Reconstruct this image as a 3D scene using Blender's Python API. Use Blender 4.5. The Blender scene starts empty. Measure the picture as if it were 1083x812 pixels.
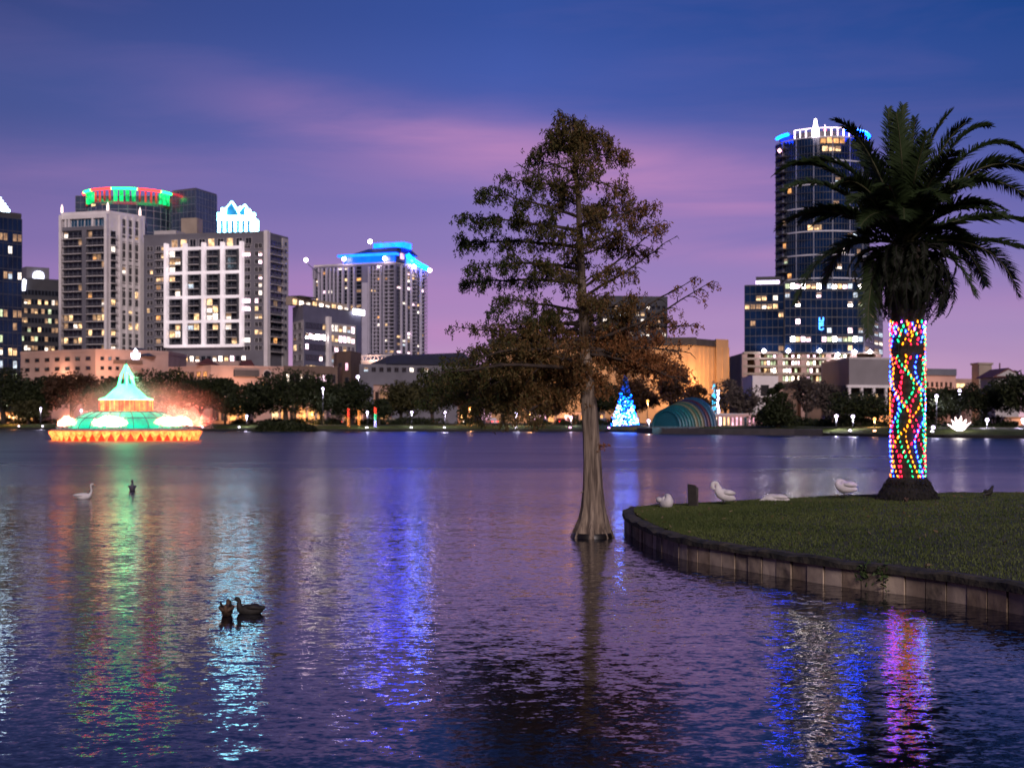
import bpy, math, random
import numpy as np
from mathutils import Vector, Matrix
C = bpy.context.scene.collection
SC = bpy.context.scene
R = math.radians
F, CX, HY, CAMZ = 1488.0, 541.5, 444.0, 2.5

def P(px, py, d): return Vector(((px - CX) / F * d, d, CAMZ + (HY - py) / F * d))
def pt(px, d): return ((px - CX) / F * d, d)
def zz(py, d): return CAMZ + (HY - py) / F * d
def lin(r, g, b):
    f = lambda c: (c / 255 / 12.92) if c <= 10 else ((c / 255 + .055) / 1.055) ** 2.4
    return (f(r), f(g), f(b), 1)

# ------------------------------------------------------------------ camera
cam_d = bpy.data.cameras.new('camera'); cam = bpy.data.objects.new('camera', cam_d); C.objects.link(cam)
cam.location = (0, 0, CAMZ); cam.rotation_euler = (R(90), 0, 0)
cam_d.sensor_width = 36; cam_d.lens = F / 1083 * 36
cam_d.shift_y = (HY - 406) / 1083
cam_d.clip_start = .1; cam_d.clip_end = 8000
cam_d.dof.use_dof = True; cam_d.dof.focus_distance = 17; cam_d.dof.aperture_fstop = 2.6
cam_d.dof.aperture_blades = 9
SC.camera = cam
SC.render.engine = 'CYCLES'
SC.render.resolution_x = 1024; SC.render.resolution_y = 767
SC.view_settings.view_transform = 'Standard'; SC.view_settings.look = 'None'
SC.view_settings.exposure = 0; SC.view_settings.gamma = 1; SC.view_settings.use_curve_mapping = False
SC.cycles.use_denoising = True
SC.cycles.max_bounces = 5; SC.cycles.diffuse_bounces = 2; SC.cycles.glossy_bounces = 3
SC.cycles.transmission_bounces = 3; SC.cycles.transparent_max_bounces = 8
SC.cycles.sample_clamp_indirect = 12
SC.cycles.caustics_reflective = False; SC.cycles.caustics_refractive = False

# ------------------------------------------------------------------ world: dusk sky
W = bpy.data.worlds.new('World'); SC.world = W; W.use_nodes = True
nt = W.node_tree; N = nt.nodes; L = nt.links; N.clear()
def nd(t, **k):
    n = N.new(t)
    for a, b in k.items(): setattr(n, a, b)
    return n
def mth(op, a, b=None, c=None, clamp=False):
    n = nd('ShaderNodeMath', operation=op); n.use_clamp = clamp
    for i, v in enumerate((a, b, c)):
        if v is None: continue
        if isinstance(v, (int, float)): n.inputs[i].default_value = v
        else: L.new(v, n.inputs[i])
    return n.outputs[0]
tc = nd('ShaderNodeTexCoord'); sx = nd('ShaderNodeSeparateXYZ'); L.new(tc.outputs['Generated'], sx.inputs[0])
X, Y, Z = sx.outputs
def ramp(fac, stops):
    n = nd('ShaderNodeValToRGB'); L.new(fac, n.inputs[0]); e = n.color_ramp.elements
    while len(e) < len(stops): e.new(.5)
    for q, (p, c) in zip(e, stops): q.position = p; q.color = c
    n.color_ramp.interpolation = 'EASE'; return n.outputs[0]
def mixc(f, a, b, t='MIX'):
    n = nd('ShaderNodeMix', data_type='RGBA', blend_type=t)
    for i, v in ((0, f), (6, a), (7, b)):
        if isinstance(v, (int, float)): n.inputs[i].default_value = v
        elif isinstance(v, tuple): n.inputs[i].default_value = v
        else: L.new(v, n.inputs[i])
    return n.outputs[2]
zs = mth('MULTIPLY', mth('MAXIMUM', Z, 0), 2.0)           # 0.56 at the top of the frame
left = ramp(zs, [(0, lin(220, 164, 186)), (.06, lin(190, 145, 186)), (.13, lin(166, 130, 184)), (.19, lin(146, 118, 178)), (.25, lin(126, 108, 170)), (.314, lin(99, 96, 160)),
                 (.42, lin(68, 82, 146)), (.57, lin(54, 68, 130)), (1, lin(30, 44, 110))])
centre = ramp(zs, [(0, lin(228, 172, 192)), (.06, lin(200, 154, 194)), (.13, lin(176, 140, 194)), (.19, lin(156, 128, 190)), (.26, lin(138, 121, 187)), (.31, lin(118, 112, 184)),
                 (.38, lin(90, 100, 178)), (.46, lin(66, 89, 170)), (.57, lin(51, 79, 157)), (1, lin(26, 50, 130))])
right = ramp(zs, [(0, lin(226, 182, 196)), (.06, lin(190, 152, 190)), (.13, lin(162, 138, 188)), (.19, lin(136, 124, 184)), (.26, lin(108, 106, 176)), (.33, lin(82, 92, 166)),
                  (.445, lin(47, 75, 148)), (.57, lin(22, 65, 138)), (1, lin(16, 44, 118))])
az = mth('ARCTAN2', X, mth('MAXIMUM', Y, .001))
colr = mixc(mth('MULTIPLY', mth('ABSOLUTE', az), 2.9, clamp=True), centre, mixc(mth('MULTIPLY_ADD', az, 8, .5, True), left, right))
# soft dusk cloud streaks
mp = nd('ShaderNodeMapping'); mp.inputs['Rotation'].default_value = (0, R(9), 0); mp.inputs['Scale'].default_value = (1.2, 1.2, 9)
L.new(tc.outputs['Generated'], mp.inputs[0])
nz = nd('ShaderNodeTexNoise'); nz.inputs['Scale'].default_value = 2.6; nz.inputs['Detail'].default_value = 7; nz.inputs['Roughness'].default_value = .56
nz.inputs['Distortion'].default_value = .4
L.new(mp.outputs[0], nz.inputs[0])
def band(a0, e0, tilt, la, le, amp):
    da = mth('SUBTRACT', az, a0); de = mth('SUBTRACT', Z, e0)
    dv = mth('DIVIDE', mth('ADD', de, mth('MULTIPLY', da, tilt)), le)
    du = mth('DIVIDE', da, la)
    q = mth('ADD', mth('MULTIPLY', du, du), mth('MULTIPLY', dv, dv))
    return mth('MULTIPLY', mth('EXPONENT', mth('MULTIPLY', q, -1)), amp)
def azp(px): return math.atan((px - CX) / F)
def elp(py): return math.sin(math.atan((HY - py) / F))
bands = None
for b in [(azp(450), elp(138), .09, .10, .017, .5), (azp(330), elp(115), .13, .09, .02, .1), (azp(560), elp(175), .03, .13, .022, .4), (azp(740), elp(205), .05, .12, .027, .75),
          (azp(780), elp(270), .03, .12, .010, .55), (azp(420), elp(305), .02, .15, .013, .45), (azp(60), elp(195), -.02, .16, .02, .25),
          (azp(1000), elp(330), .0, .2, .02, .35), (azp(480), elp(352), .0, .06, .011, .5)]:
    o = band(*b); bands = o if bands is None else mth('ADD', bands, o)
nn = mth('MULTIPLY_ADD', nz.outputs[0], 2.6, -.55, True)
cf = mth('MULTIPLY', bands, nn, clamp=True)
soft = mth('MULTIPLY', mth('MULTIPLY_ADD', nz.outputs[0], 3.2, -1.5, True), .22)
colr = mixc(mth('MULTIPLY', soft, mth('LESS_THAN', Z, .33)), colr, lin(132, 110, 172))
colr = mixc(cf, colr, lin(196, 138, 190))
# the glow is over the city; the sky behind the photographer is darker
dim = mth('MULTIPLY_ADD', Y, .55, .62, True)
colr = mixc(1.0, colr, dim, 'MULTIPLY')
bg = nd('ShaderNodeBackground'); L.new(colr, bg.inputs[0]); bg.inputs[1].default_value = 1.0
sky = nd('ShaderNodeTexSky', sky_type='NISHITA'); sky.sun_disc = False; sky.sun_elevation = R(2); sky.sun_rotation = R(150)
bg2 = nd('ShaderNodeBackground'); L.new(sky.outputs[0], bg2.inputs[0]); bg2.inputs[1].default_value = .004
ad = nd('ShaderNodeAddShader'); L.new(bg.outputs[0], ad.inputs[0]); L.new(bg2.outputs[0], ad.inputs[1])
wo = nd('ShaderNodeOutputWorld'); L.new(ad.outputs[0], wo.inputs[0])

# sun lamp added as a broad warm fill from behind the camera
sd = bpy.data.lights.new('sun', 'SUN'); sd.energy = 2.0; sd.angle = R(16); sd.color = (1, .83, .84)
so = bpy.data.objects.new('sun', sd); C.objects.link(so)
so.rotation_euler = Vector((-.15, 1, -.44)).to_track_quat('-Z', 'Y').to_euler()

# ------------------------------------------------------------------ materials
def mat(name):
    m = bpy.data.materials.new(name); m.use_nodes = True
    t = m.node_tree; b = t.nodes['Principled BSDF']; return m, t, b
MC = {}
def surf(name, col, rough=.7, var=.25, scale=1.0, metal=0, bump=0, spec=.5, col2=None, detail=5, stretch=1):
    if name in MC: return MC[name]
    m, t, b = mat(name); n, l = t.nodes, t.links
    g = n.new('ShaderNodeNewGeometry'); z = n.new('ShaderNodeTexNoise'); z.inputs['Scale'].default_value = scale
    z.inputs['Detail'].default_value = detail; mp_ = n.new('ShaderNodeMapping'); mp_.inputs['Scale'].default_value = (1, 1, stretch); l.new(g.outputs['Position'], mp_.inputs[0]); l.new(mp_.outputs[0], z.inputs[0])
    r = n.new('ShaderNodeValToRGB'); l.new(z.outputs[0], r.inputs[0])
    c2 = col2 or tuple(min(1, c * (1 + var)) for c in col)
    r.color_ramp.elements[0].position = .35; r.color_ramp.elements[1].position = .68
    r.color_ramp.elements[0].color = (*[c * (1 - var) for c in col], 1) if not col2 else (*col, 1)
    r.color_ramp.elements[1].color = (*c2, 1)
    l.new(r.outputs[0], b.inputs['Base Color']); b.inputs['Roughness'].default_value = rough
    b.inputs['Metallic'].default_value = metal; b.inputs['Specular IOR Level'].default_value = spec
    if bump:
        bp = n.new('ShaderNodeBump'); bp.inputs['Strength'].default_value = 1; bp.inputs['Distance'].default_value = bump
        l.new(z.outputs[0], bp.inputs['Height']); l.new(bp.outputs[0], b.inputs['Normal'])
    MC[name] = m; return m
def emis(name, col, s, var=0, scale=1.0, sampling=True):
    if name in MC: return MC[name]
    m, t, b = mat(name); n, l = t.nodes, t.links
    b.inputs['Base Color'].default_value = (*[min(c, 1) * .3 for c in col], 1); b.inputs['Roughness'].default_value = .4
    b.inputs['Emission Color'].default_value = (*col, 1)
    if var:
        g = n.new('ShaderNodeNewGeometry'); z = n.new('ShaderNodeTexNoise'); z.inputs['Scale'].default_value = scale
        z.inputs['Detail'].default_value = 3; l.new(g.outputs['Position'], z.inputs[0])
        k = n.new('ShaderNodeMapRange'); l.new(z.outputs[0], k.inputs[0])
        k.inputs[1].default_value = .36; k.inputs[2].default_value = .64
        k.inputs[3].default_value = s * (1 - var); k.inputs[4].default_value = s * (1 + var)
        l.new(k.outputs[0], b.inputs['Emission Strength'])
    else: b.inputs['Emission Strength'].default_value = s
    if not sampling: m.cycles.emission_sampling = 'NONE'
    MC[name] = m; return m

M_white = surf('painted_concrete_white', (.80, .75, .75), .7, .08, .3)
M_lgrey = surf('light_render', (.50, .47, .47), .75, .1, .25)
M_grey = surf('grey_render', (.155, .15, .178), .8, .12, .2)
M_dgrey = surf('dark_grey_render', (.06, .06, .07), .8, .15, .2)
M_pink = surf('peach_render', (.46, .31, .27), .8, .12, .2)
M_beige = surf('beige_stucco', (.36, .29, .23), .8, .12, .2)
M_brown = surf('brown_stone', (.17, .11, .085), .8, .15, .3)
M_orange = surf('tan_theatre_stone', (.46, .29, .16), .8, .12, .15)
M_rail = surf('balcony_rail', (.15, .14, .16), .5, .05, 1)
M_rail2 = surf('pale_balcony_edge', (.60, .56, .56), .6, .05, 1)
M_glass = surf('navy_curtain_glass', (.006, .020, .065), .10, .5, .12, metal=0, spec=.5)
M_glassb = surf('blue_grey_glass', (.05, .075, .13), .15, .35, .1, metal=0, spec=.9)
M_pane = surf('unlit_window_glass', (.012, .014, .022), .1, .4, .3, spec=.8)
M_mull = surf('mullion_metal', (.06, .07, .1), .45, .1, 1)
M_pmull = surf('pale_mullion', (.22, .24, .32), .5, .1, 1)
M_roofd = surf('dark_roof', (.035, .035, .045), .8, .2, .5)
M_roofb = surf('blue_slate_roof', (.03, .05, .10), .6, .2, .6)
M_roofr = surf('maroon_tile_roof', (.10, .03, .03), .7, .2, .6)
LIT = dict(
    warm=emis('window_light_warm', (1, .62, .30), 1.5, .7, .7, False),
    amber=emis('window_light_amber', (1, .45, .14), 1.1, .7, .8, False),
    white=emis('window_light_white', (1, .86, .74), 1.8, .6, .8, False),
    cool=emis('window_light_cool', (.72, .86, 1), .9, .6, .8, False),
    dim=emis('window_light_dim', (1, .6, .33), .35, .8, .8, False),
    green=emis('window_light_greenish', (.85, 1, .6), .8, .6, .8, False),
    pink=emis('window_light_pink', (1, .5, .62), 1.6, .6, .8, False),
    hot=emis('window_light_bright', (1, .82, .66), 5, .6, .5, False),
    super=emis('window_light_glare', (1, .92, .86), 22, .6, .5), hotpink=emis('window_light_rose', (1, .66, .80), 4.5, .6, .6, False))
M_black = surf('black_metal', (.02, .02, .022), .5, .1, 2)

# ------------------------------------------------------------------ mesh builder
BOXF = [(0, 3, 2, 1), (4, 5, 6, 7), (0, 1, 5, 4), (1, 2, 6, 5), (2, 3, 7, 6), (3, 0, 4, 7)]
class MB:
    def __init__(s): s.v = []; s.f = []; s.m = []; s.mats = []; s.sm = []
    def mi(s, m):
        if m not in s.mats: s.mats.append(m)
        return s.mats.index(m)
    def add(s, vs, fs, m, smooth=False):
        b = len(s.v); s.v += [tuple(v) for v in vs]; k = s.mi(m)
        for f in fs: s.f.append(tuple(b + i for i in f)); s.m.append(k); s.sm.append(smooth)
        return s
    def box(s, x0, x1, y0, y1, z0, z1, m):
        return s.add([(x0, y0, z0), (x1, y0, z0), (x1, y1, z0), (x0, y1, z0), (x0, y0, z1), (x1, y0, z1), (x1, y1, z1), (x0, y1, z1)], BOXF, m)
    def prism(s, poly, z0, z1, m, top=None, inset=None):
        n = len(poly); a = sum(poly[i][0] * poly[(i + 1) % n][1] - poly[(i + 1) % n][0] * poly[i][1] for i in range(n))
        if a < 0: poly = poly[::-1]
        tp = top or poly
        if top and a < 0: tp = top[::-1]
        vs = [(x, y, z0) for x, y in poly] + [(x, y, z1) for x, y in tp]
        fs = [(i, (i + 1) % n, n + (i + 1) % n, n + i) for i in range(n)] + [tuple(range(n - 1, -1, -1)), tuple(range(n, 2 * n))]
        return s.add(vs, fs, m)
    def tube(s, path, rad, m, n=8, smooth=True, cap=True, flat=None):
        path = [Vector(p) for p in path]; k = len(path)
        if isinstance(rad, (int, float)): rad = [rad] * k
        vs = []; ref = None
        for i, p in enumerate(path):
            t = (path[min(i + 1, k - 1)] - path[max(i - 1, 0)]).normalized()
            if ref is None: ref = Vector((0, 1, 0)) if abs(t.y) < .9 else Vector((1, 0, 0))
            u = (ref - t * ref.dot(t)).normalized(); ref = u; w = t.cross(u)
            fl = flat[i] if flat else 1
            for j in range(n):
                a = 2 * math.pi * j / n; vs.append(p + (u * math.cos(a) * fl + w * math.sin(a)) * rad[i])
        fs = [(i * n + j, i * n + (j + 1) % n, (i + 1) * n + (j + 1) % n, (i + 1) * n + j) for i in range(k - 1) for j in range(n)]
        if cap: fs += [tuple(range(n - 1, -1, -1)), tuple(range((k - 1) * n, k * n))]
        return s.add(vs, fs, m, smooth)
    def lathe(s, prof, m, n=32, c=(0, 0), a0=0, a1=2 * math.pi, smooth=True):
        full = abs(a1 - a0 - 2 * math.pi) < 1e-6; k = n if full else n + 1
        vs = [(c[0] + r * math.cos(a0 + (a1 - a0) * j / n), c[1] + r * math.sin(a0 + (a1 - a0) * j / n), z) for r, z in prof for j in range(k)]
        fs = [(i * k + j, i * k + (j + 1) % k, (i + 1) * k + (j + 1) % k, (i + 1) * k + j) for i in range(len(prof) - 1) for j in range(n)]
        return s.add(vs, fs, m, smooth)
    def merge(s, o, M):
        b = len(s.v); s.v += [tuple(M @ Vector(v)) for v in o.v]; mp = [s.mi(m) for m in o.mats]
        for f, k, q in zip(o.f, o.m, o.sm): s.f.append(tuple(b + i for i in f)); s.m.append(mp[k]); s.sm.append(q)
    def mesh(s, name, off=(0, 0, 0)):
        me = bpy.data.meshes.new(name); ox, oy, oz = off
        me.from_pydata([(x - ox, y - oy, z - oz) for x, y, z in s.v], [], s.f)
        for m in s.mats: me.materials.append(m)
        me.polygons.foreach_set('material_index', s.m); me.polygons.foreach_set('use_smooth', s.sm); me.update()
        return me
    def build(s, name, parent=None, off=None):
        """verts are world coordinates; a part is stored relative to its thing"""
        o0 = off if off is not None else (wloc(parent) if parent else (0, 0, 0))
        o = bpy.data.objects.new(name, s.mesh(name, o0)); C.objects.link(o)
        if parent: o.parent = parent
        else: o.location = o0
        return o
def wloc(o):
    v = Vector(o.location); p = o.parent
    while p: v += Vector(p.location); p = p.parent
    return v
def tag(o, label=None, cat=None, group=None, kind=None):
    if label: o['label'] = label
    if cat: o['category'] = cat
    if group: o['group'] = group
    if kind: o['kind'] = kind
    return o
def thing(name, label, cat, loc, group=None):
    o = bpy.data.objects.new(name, None); C.objects.link(o); o.location = loc; o.empty_display_size = .5
    return tag(o, label, cat, group)
def struct(name, mb): return tag(mb.build(name), kind='structure')
def copy_tree(o, parent=None):
    c = o.copy(); C.objects.link(c)
    if parent: c.parent = parent
    for ch in list(o.children): copy_tree(ch, c)
    return c
def leaf_mesh(name, cen, size, m, rng, dirs=None, elong=1.6, tint=None):
    """numpy quads: one small leaf clump per centre"""
    n = len(cen); a = rng.normal(size=(n, 3)); a /= np.linalg.norm(a, axis=1)[:, None]
    if dirs is not None: a = dirs + a * .35; a /= np.linalg.norm(a, axis=1)[:, None]
    b = rng.normal(size=(n, 3)); b -= a * (a * b).sum(1)[:, None]; b /= np.linalg.norm(b, axis=1)[:, None]
    sz = size * rng.uniform(.6, 1.35, n)[:, None]
    A = a * sz * elong; B = b * sz * .55
    v = np.stack([cen - A, cen + B - A * .1, cen + A, cen - B - A * .1], 1).reshape(-1, 3)
    me = bpy.data.meshes.new(name); me.vertices.add(4 * n); me.vertices.foreach_set('co', v.ravel())
    me.loops.add(4 * n); me.loops.foreach_set('vertex_index', np.arange(4 * n, dtype=np.int32))
    me.polygons.add(n); me.polygons.foreach_set('loop_start', np.arange(0, 4 * n, 4, dtype=np.int32))
    me.polygons.foreach_set('loop_total', np.full(n, 4, dtype=np.int32))
    at = me.attributes.new('tint', 'FLOAT', 'POINT')
    t = rng.uniform(0, 1, n) if tint is None else tint
    at.data.foreach_set('value', np.repeat(t, 4).astype(np.float32))
    me.materials.append(m); me.update(); me.validate(); return me
def leafmat(name, c0, c1, c2=None, trans=.25):
    m, t, b = mat(name); n, l = t.nodes, t.links
    a = n.new('ShaderNodeAttribute'); a.attribute_name = 'tint'; r = n.new('ShaderNodeValToRGB'); l.new(a.outputs['Fac'], r.inputs[0])
    e = r.color_ramp.elements; e[0].color = (*c0, 1); e[1].color = (*c1, 1)
    if c2: q = e.new(.5); q.color = (*c2, 1)
    l.new(r.outputs[0], b.inputs['Base Color']); b.inputs['Roughness'].default_value = .6
    b.inputs['Specular IOR Level'].default_value = .25
    tr = n.new('ShaderNodeBsdfTranslucent'); l.new(r.outputs[0], tr.inputs[0])
    mx = n.new('ShaderNodeMixShader'); mx.inputs[0].default_value = trans
    l.new(b.outputs[0], mx.inputs[1]); l.new(tr.outputs[0], mx.inputs[2]); l.new(mx.outputs[0], n['Material Output'].inputs[0])
    return m
def lamp(name, loc, col, e, parent=None, size=.15, aim='down'):
    """a small shaded fitting; aim: down, up or wall (towards +y)"""
    d = bpy.data.lights.new(name, 'AREA'); d.energy = e; d.color = col; d.shape = 'DISK'; d.size = max(.4, size * 2)
    o = bpy.data.objects.new(name, d); C.objects.link(o)
    if parent: o.parent = parent; o.location = Vector(loc) - wloc(parent)
    else: o.location = loc
    o.rotation_euler = {'down': (0, 0, 0), 'up': (R(180), 0, 0), 'wall': (R(98), 0, 0)}[aim]
    return o

# ------------------------------------------------------------------ water
def water_mat():
    m, t, b = mat('lake_surface'); n, l = t.nodes, t.links
    b.inputs['Base Color'].default_value = (.003, .004, .012, 1); b.inputs['Roughness'].default_value = .07
    b.inputs['IOR'].default_value = 1.33; b.inputs['Specular IOR Level'].default_value = .55
    g = n.new('ShaderNodeNewGeometry')
    def nz(sx, sy, sc, det, rot=0, rough=.55, dist=0):
        mp = n.new('ShaderNodeMapping'); mp.inputs['Scale'].default_value = (sx, sy, 1); mp.inputs['Rotation'].default_value = (0, 0, R(rot))
        l.new(g.outputs['Position'], mp.inputs[0]); z = n.new('ShaderNodeTexNoise'); z.inputs['Scale'].default_value = sc
        z.inputs['Detail'].default_value = det; z.inputs['Roughness'].default_value = rough; z.inputs['Distortion'].default_value = dist
        l.new(mp.outputs[0], z.inputs[0]); return z.outputs[1] if det < 4 else z.outputs[0]
    def ma(op, a, b_, c=None):
        q = n.new('ShaderNodeMath'); q.operation = op
        for i, v in enumerate((a, b_, c)):
            if v is None: continue
            if isinstance(v, (int, float)): q.inputs[i].default_value = v
            else: l.new(v, q.inputs[i])
        return q.outputs[0]
    def vm(op, a, b_):
        q = n.new('ShaderNodeVectorMath'); q.operation = op; l.new(a, q.inputs[0])
        if isinstance(b_, tuple): q.inputs[1].default_value = b_
        elif op == 'SCALE': l.new(b_, q.inputs['Scale'])
        else: l.new(b_, q.inputs[1])
        return q.outputs[0]
    def slope(col, kx, ky): return vm('MULTIPLY', vm('SUBTRACT', col, (.5, .5, .5)), (kx, ky, 0))
    rip = slope(nz(.8, 1.2, 7.5, 2, 8, .5, .25), .30, .42)      # ripples, some 15 cm
    fine = slope(nz(.9, 1.2, 24, 1, -20, .5, 0), .20, .30)       # cat's-paws
    chop = slope(nz(.55, 1, 1.5, 2, -12, .5, .2), .05, .13)      # longer chop
    gust = nz(.2, 1, .09, 4, 5)                                  # calm and ruffled patches
    k = n.new('ShaderNodeMapRange'); l.new(gust, k.inputs[0]); k.inputs[1].default_value = .36; k.inputs[2].default_value = .64
    k.inputs[3].default_value = .6; k.inputs[4].default_value = 1.1
    # sheltered and glassy near the island, wind-ruffled out on the open lake
    sp = n.new('ShaderNodeSeparateXYZ'); l.new(g.outputs['Position'], sp.inputs[0])
    def mr(a0, a1, b0, b1):
        q = n.new('ShaderNodeMapRange'); l.new(sp.outputs[1], q.inputs[0])
        for i_, v_ in zip((1, 2, 3, 4), (a0, a1, b0, b1)): q.inputs[i_].default_value = v_
        return q.outputs[0]
    l.new(ma('ADD', mr(14, 85, .06, .30), ma('MULTIPLY', ma('SUBTRACT', gust, .5), .16)), b.inputs['Roughness'])
    tot = vm('SCALE', vm('ADD', vm('ADD', rip, fine), chop), ma('MULTIPLY', k.outputs[0], mr(12, 42, .46, .9)))
    nn_ = vm('ADD', tot, (0, 0, 1)); q = n.new('ShaderNodeVectorMath'); q.operation = 'NORMALIZE'; l.new(nn_, q.inputs[0])
    l.new(q.outputs[0], b.inputs['Normal'])
    return m
M_water = water_mat()
wb = MB(); nx, ny = 12, 12
ww = [(-900 + 1800 * i / nx, -120 + 620 * j / ny, 0) for j in range(ny + 1) for i in range(nx + 1)]
wb.add(ww, [(j * (nx + 1) + i, j * (nx + 1) + i + 1, (j + 1) * (nx + 1) + i + 1, (j + 1) * (nx + 1) + i) for j in range(ny) for i in range(nx)], M_water)
struct('lake_water', wb)

# ------------------------------------------------------------------ far shore
SH = [(-900, 560), (-300, 420), (-60, 385), (0, 375), (110, 352), (230, 320), (330, 308), (450, 305), (560, 302), (640, 296), (672, 280), (690, 254), (760, 240),
      (860, 226), (930, 208), (1000, 197), (1083, 190), (1250, 180), (1700, 150), (2600, 90)]
def shore_d(px):
    for (a, da), (b, db) in zip(SH, SH[1:]):
        if a <= px <= b: return da + (db - da) * (px - a) / (b - a)
    return 300
M_bank = surf('lake_bank_grass', (.03, .045, .012), 1, .4, .5, col2=(.07, .085, .02), spec=.05)
M_ground = surf('city_ground', (.06, .055, .05), .9, .3, .05)
M_kerb = surf('weathered_lake_wall', (.025, .022, .02), .9, .3, .6)
M_path = surf('lakeside_paving', (.12, .10, .085), .8, .15, .4)
def offs(k): return [pt(px, d + k) for px, d in SH]
gb = MB(); rows = [(0, -.5, None), (0, .42, M_kerb), (.35, .44, M_kerb), (9, 1.05, M_bank), (12, 1.2, M_bank), (24, 1.5, M_bank), (60, 1.5, M_ground), (400, 1.5, M_ground)]
prev = None
for k, z, m in rows:
    cur = [(x, y, z) for x, y in offs(k)]
    if prev is not None:
        n = len(cur); gb.add(prev + cur, [(i, i + 1, n + i + 1, n + i) for i in range(n - 1)], m)
    prev = cur
far = [(x * 6, max(y * 1.0, 0) + 3500, 1.5) for x, y, z in prev]
n = len(prev); gb.add(prev + far, [(i, i + 1, n + i + 1, n + i) for i in range(n - 1)], M_ground)
struct('far_shore_ground', gb)
pb = MB(); a = [(x, y, 1.255) for x, y in offs(12.6)]; b = [(x, y, 1.31) for x, y in offs(15.4)]; n = len(a)
pb.add(a + b, [(i, i + 1, n + i + 1, n + i) for i in range(n - 1)], M_path); struct('lakeside_path', pb)

# ------------------------------------------------------------------ building kit
M_blind = emis('window_blind_lit', (1, .62, .36), .16, .5, 1.5, False)
class Face:
    def __init__(s, A, B):
        s.A = Vector(A).to_2d(); s.B = Vector(B).to_2d(); d = s.B - s.A; s.len = d.length; s.t = d / s.len; s.n = Vector((s.t.y, -s.t.x))
        s.rot = math.atan2(s.t.y, s.t.x)
    def at(s, u, out, z):
        p = s.A + s.t * u + s.n * out; return Vector((p.x, p.y, z))
    def u(s, px):
        k = (px - CX) / F; return (k * s.A.y - s.A.x) / (s.t.x - k * s.t.y)
    def d(s, u): return (s.A + s.t * u).y
    def z(s, px, py): return zz(py, s.d(s.u(px)))
UN = {}
BLR = random.Random(17)
def win_unit(w, h, pane, frame, mull=1):
    bl = BLR.choice((0, 0, .3, .55)) if pane.name.startswith('window_light') and w > .9 else 0
    k = ('w', round(w, 2), round(h, 2), pane.name, frame.name, mull, bl)
    if k not in UN:
        b = MB(); b.box(-w / 2, w / 2, -.06, .05, 0, h, pane); t = min(.12, w * .08)
        if bl: b.box(-w / 2 + .01, w / 2 - .01, -.10, -.062, h * (1 - bl), h - .01, M_blind)
        for x0, x1, z0, z1 in [(-w/2-t, -w/2, -t, h+t), (w/2, w/2+t, -t, h+t), (-w/2, w/2, h, h+t), (-w/2, w/2, -t, 0)]:
            b.box(x0, x1, -.16, .04, z0, z1, frame)
        for i in range(mull):
            x = -w / 2 + w * (i + 1) / (mull + 1); b.box(x - t * .3, x + t * .3, -.12, -.055, .002, h - .002, frame)
        UN[k] = [b, None]
    return k
def balc_unit(w, dep, h, edge, rail, solid=False):
    k = ('b', round(w, 2), round(dep, 2), round(h, 2), edge.name, rail.name, solid)
    if k not in UN:
        b = MB(); b.box(-w/2, w/2, -dep, 0, -.28, 0, edge)
        if solid: b.box(-w/2+.03, w/2-.03, -dep+.02, -dep+.16, .0, h, rail)
        else:
            b.box(-w/2, w/2, -dep, -dep+.08, h-.08, h, rail)
            m = max(3, int(w / .5))
            for i in range(m + 1):
                x = -w/2+.04 + (w-.08) * i / m; b.box(x-.03, x+.03, -dep+.01, -dep+.07, 0, h-.08, rail)
        UN[k] = [b, None]
    return k
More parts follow.
